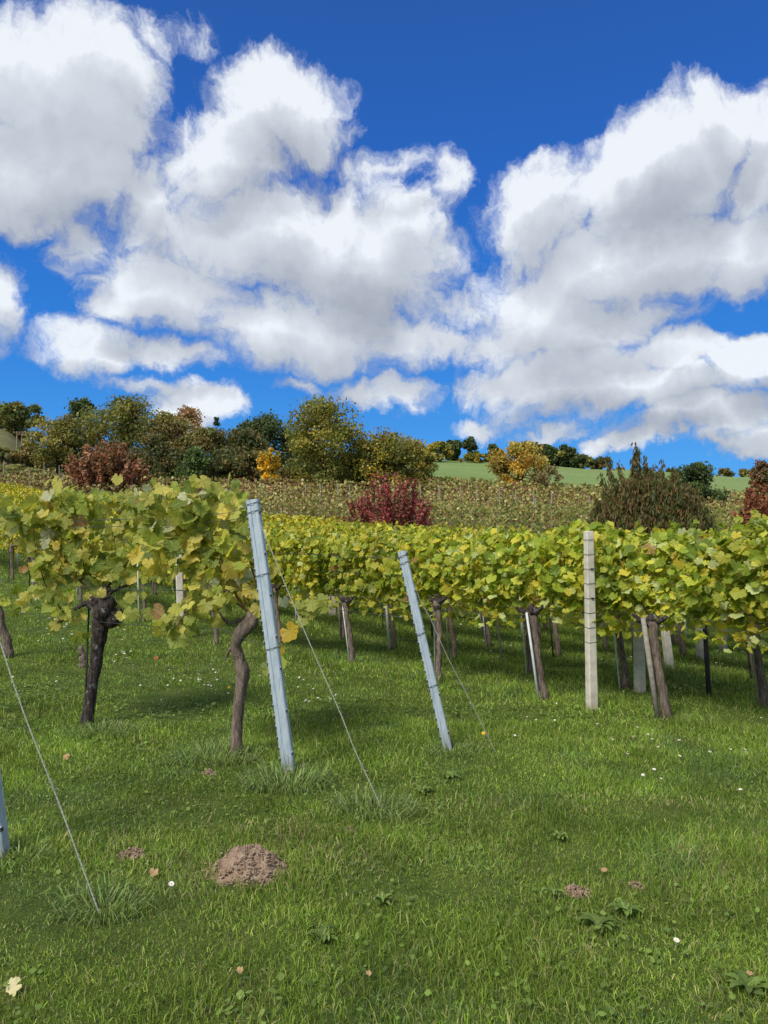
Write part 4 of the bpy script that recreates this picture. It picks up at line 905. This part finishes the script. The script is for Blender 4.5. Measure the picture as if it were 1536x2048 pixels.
tree('shrub',541,84,894,52,'bright orange-yellow shrub before the dark hedge',[(.30,.18,.012),(.36,.24,.015),(.22,.15,.015),(.10,.10,.02)],312,800,.02,shape='vase',cat='shrub',grp='shrubs below the hilltop trees')
tree('broadleaf_tree',648,86,798,168,'big yellow-green tree, tallest on the skyline',[(.10,.105,.02),(.14,.12,.02),(.07,.085,.02),(.17,.14,.024),(.06,.075,.018)],313,5200,.06,clumps=64,gap=.8)
tree('broadleaf_tree',728,90,880,90,'small yellow-olive tree between the two big yellow-green ones',YG+OL,314,2000,.04)
tree('broadleaf_tree',786,86,857,125,'broad yellow-green tree above the crimson bush',YG+OL,315,4000,.06,clumps=46)
tree('broadleaf_tree',845,96,895,60,'small olive tree at the left end of the green meadow',OL+YG,316,1400,.02)
for i, (x, w, yt, lab, pal) in enumerate([(300,90,868,'dark hedge tree behind the red-brown bush',DK+BR),(225,90,880,'dark hedge tree below the biggest olive tree',DK+BR),(500,100,905,'low dark hedge tree left of the orange shrub',DK+BR),(590,90,915,'low dark hedge tree right of the orange shrub',DK+BR),(440,90,900,'low dark hedge tree below the small pine',DK+BR),(700,90,905,'low dark hedge tree right of the tallest tree',DK+OL),(350,90,895,'low dark hedge tree behind the bright green shrub',DK+BR)]):
    tree('broadleaf_tree',x,92,yt,w,lab,pal,340+i,1700,.0,shape='bush',grp='dark hedge below the hilltop trees')
for i, (x, D, yt, w, pal, sh, lab) in enumerate([(880,185,884,60,OL+YG,'round','olive tree at the left of the meadow ridge'),(908,195,880,36,DK,'round','slim dark tree left of the broad conifer on the ridge'),(943,195,873,52,DK,'cone','broad dark conifer on the meadow ridge'),
  (986,195,889,34,DK,'round','small dark tree right of the ridge conifer'),(1062,200,884,60,DK+BR,'round','dark tree behind the golden tree on the ridge'),(1090,200,889,52,DK,'round','dark tree just right of the golden tree on the ridge'),(1118,200,890,50,DK,'round','second dark tree right of the golden one on the ridge'),
  (1142,200,897,40,DK,'round','third dark tree right of the golden one on the ridge'),(1166,200,908,40,DK+OL,'round','last dark tree before the ridge dips'),(1200,198,914,44,BR+DK,'round','brownish tree behind the drooping bush on the ridge')]):
    tree('broadleaf_tree' if sh == 'round' else 'conifer_tree',x,D,yt,int(w*1.3),lab,pal,400+i,1300,.0,shape=sh,grp='trees along the meadow ridge',clumps=20)
tree('broadleaf_tree',1110,203,899,170,'continuous dark hedge under the ridge trees right of the golden tree',DK+OL,425,1800,.0,shape='bush',grp='trees along the meadow ridge',clumps=46)
tree('broadleaf_tree',950,190,906,90,'low yellowish hedge tree before the ridge conifer',YG,420,900,.0,shape='bush',grp='trees along the meadow ridge')
tree('broadleaf_tree',1040,95,884,120,'golden-yellow tree in front of the green meadow',GO,421,2900,.10,clumps=40)
tree('broadleaf_tree',1090,92,930,90,'thin bare brownish tree beside the golden one',[(.14,.11,.05),(.10,.09,.04)],422,260,.1,clumps=20)
tree('broadleaf_tree',1392,70,926,100,'dark green tree behind the right side of the drooping bush',[(.035,.055,.018),(.05,.07,.02)],423,3400,.03,clumps=40)
tree('broadleaf_tree',1525,120,920,44,'reddish-brown treetop at the right edge of the skyline',[(.12,.05,.025),(.06,.05,.02)],424,900,.1)
for i, (x, w) in enumerate([(1450,50),(1490,46),(1240,60),(1530,60),(1340,60),(1290,60)]):
    tree('broadleaf_tree',x,215,936+(i % 2)*2,w,'hazy low tree on the far ridge at the right, number %s from the left' % ORD[[3,4,0,5,2,1][i]],BR+OL,430+i,600,.0,shape='bush',grp='low trees on the far ridge at the right',clumps=16)

def bush(name, x, D, ytop, wpx, lab, pal, seed, k, leaf, droop=False, grp='bushes beyond the yellow rows', spires=(), up=.8, shoots=70, fillk=0, filltop=.75):
    rng = np.random.default_rng(seed); X, Y, z = atD(x, D); h = EYE+slope(x, ytop)[1]*D-z; w = wpx/FPX*D; o = empty(name, (X, Y, z)); tag(o, lab, 'bush', grp)
    tw = MB(); P = []; pal = np.array(pal); G = []
    ends = []
    for i in range(shoots):
        a = rng.uniform(0, 6.28); r = math.sqrt(rng.random())*w/2; hh = h*up*math.sqrt(max(.12, 1-(r/(w/2))**2*.75))*rng.uniform(.72, 1.04); ends.append((math.cos(a)*r, math.sin(a)*r*.8, hh))
    for sx, sy in spires:
        u, m = slope(sx, sy); ends.append((u*D-X, 0, EYE+m*D-z))
    for i, e in enumerate(ends):
        q = np.linspace(0, 1, 9)[:, None]; e = np.array(e); b = np.array([e[0]*.12, e[1]*.12, 0])
        L = b*(1-q)+e*q+np.sin(q*math.pi)*np.array([e[0]*.12, e[1]*.12, 0])+rng.normal(0, .02, (9, 3))*h*.3; L[0] = b-(0,0,.1)
        tw.tube(L, np.linspace(.03*D/30, .006*D/30, 9), 4)
        kk = k//len(ends); t = rng.random(kk)**.8; src = np.linspace(0, 1, 9); c = np.stack([np.interp(t, src, L[:, j]) for j in range(3)], -1)+rng.normal(0, 1, (kk, 3))*np.array([.13,.13,.10])*(w/4.5)*(1.05-t[:, None]*.75); P.append(c)
        G.append(np.full(kk, rng.integers(0, len(pal))))
    if fillk:
        dd = rng.normal(0, 1, (fillk, 3)); dd /= np.linalg.norm(dd, axis=1)[:, None]; dd[:, 2] = np.abs(dd[:, 2]); dd *= (rng.random(fillk)**.4)[:, None]*(.86+.22*vn(dd[:, 0]*2, dd[:, 2]*2, 2.))[:, None]
        P.append(dd*np.array([w*.52, w*.40, h*filltop])); G.append(rng.integers(0, len(pal), fillk))
    P = np.concatenate(P); P[:, 2] = np.maximum(P[:, 2], .08); g = np.concatenate(G); k = len(P)
    c = np.where((rng.random(k) < .5)[:, None], pal[g], pal[rng.integers(0, len(pal), k)])*rng.uniform(.6, 1.4, (k, 1))
    f = MB()
    if droop:     # long narrow hanging leaves
        n_ = rng.normal(0, 1, (k, 3)); n_[:, 2] *= .2; n_ /= np.linalg.norm(n_, axis=1)[:, None]; dn = np.array([0,0,-1.])+rng.normal(0, .28, (k, 3)); ax = np.cross(dn, n_); ax /= np.linalg.norm(ax, axis=1)[:, None]
        s = (leaf*rng.uniform(.6, 1.3, k))[:, None]; v = np.stack([P, P+dn*s*.45+ax*s*.16, P+dn*s, P+dn*s*.45-ax*s*.16], 1).reshape(-1, 3)
        f.add(v, [(i*4, i*4+1, i*4+2, i*4+3) for i in range(k)], 0, np.repeat(c, 4, axis=0))
    else: leaves(f, rng, P, rng.uniform(.6, 1.3, k)*leaf, c, False, (0,-.3,.4), .9, quad=True)
    f.build('crown', MT['tree_leaf'], o); tw.build('twigs', MT['tree_bark'], o, True)
bush('crimson_bush',782,31,938,196,'crimson-leaved bush rising behind the yellow-green canopy',[(.40,.075,.075),(.28,.06,.06),(.46,.15,.13),(.22,.13,.06),(.34,.10,.06)],501,11000,.11,up=1.0,shoots=80,fillk=1500,filltop=.5)
bush('brown_bush',1300,25.5,905,262,'large brown-green bush with drooping leaves and a pointed tip',[(.13,.125,.034),(.17,.11,.036),(.095,.125,.032),(.19,.115,.04),(.085,.095,.028)],502,50000,.17,True,spires=[(1272,882),(1268,900),(1276,893),(1265,915),(1240,922),(1218,910),(1325,918),(1305,925),(1345,935),(1215,925),(1290,912),(1200,945)],up=.90,shoots=150,fillk=80000,filltop=.92)
bush('red_brown_bush',1522,25.5,960,110,'red-brown bush at the right edge behind the vines',[(.32,.10,.055),(.24,.11,.05),(.38,.14,.07)],503,12000,.13,up=1.,shoots=100)
bush('russet_bush',212,74,882,185,'wide russet bush below the big olive tree on the left',[(.36,.17,.10),(.44,.21,.11),(.28,.18,.08)],504,14000,.30,up=1.,shoots=100,grp='bushes below the hilltop trees')
# timber frame on the left hill
tree('shrub',58,116,884,80,'brownish shrub in front of the timber pergola',OL+BR,350,1500,.0,shape='bush',cat='shrub',grp='shrubs below the hilltop trees')
tree('shrub',0,112,895,70,'low dry shrub on the sloping plot at the left edge',OL+BR,351,1100,.0,shape='bush',cat='shrub',grp='shrubs below the hilltop trees')
def pergola():
    X, Y, z = atD(54, 122); o = empty('pergola', (X, Y, z)); tag(o, 'pale timber pergola half hidden by trees on the left hill', 'pergola')
    zt = EYE+slope(54, 868)[1]*Y-z
    for a in (-1.6, 1.6):
        for b in (-.8, .8):
            m = MB(); m.box((a, b, zt/2), (.16, .16, zt)); m.build('post', MT['wood'], o)
    m = MB()
    for i in range(9): m.box((-1.9+i*.475, 0, zt+.17), (.12, 2.6, .14))
    m.build('slats', MT['wood'], o)
    for b in (-.8, .8): m = MB(); m.box((0, b, zt+.05), (4.4, .14, .098)); m.build('beam', MT['wood'], o)
pergola()
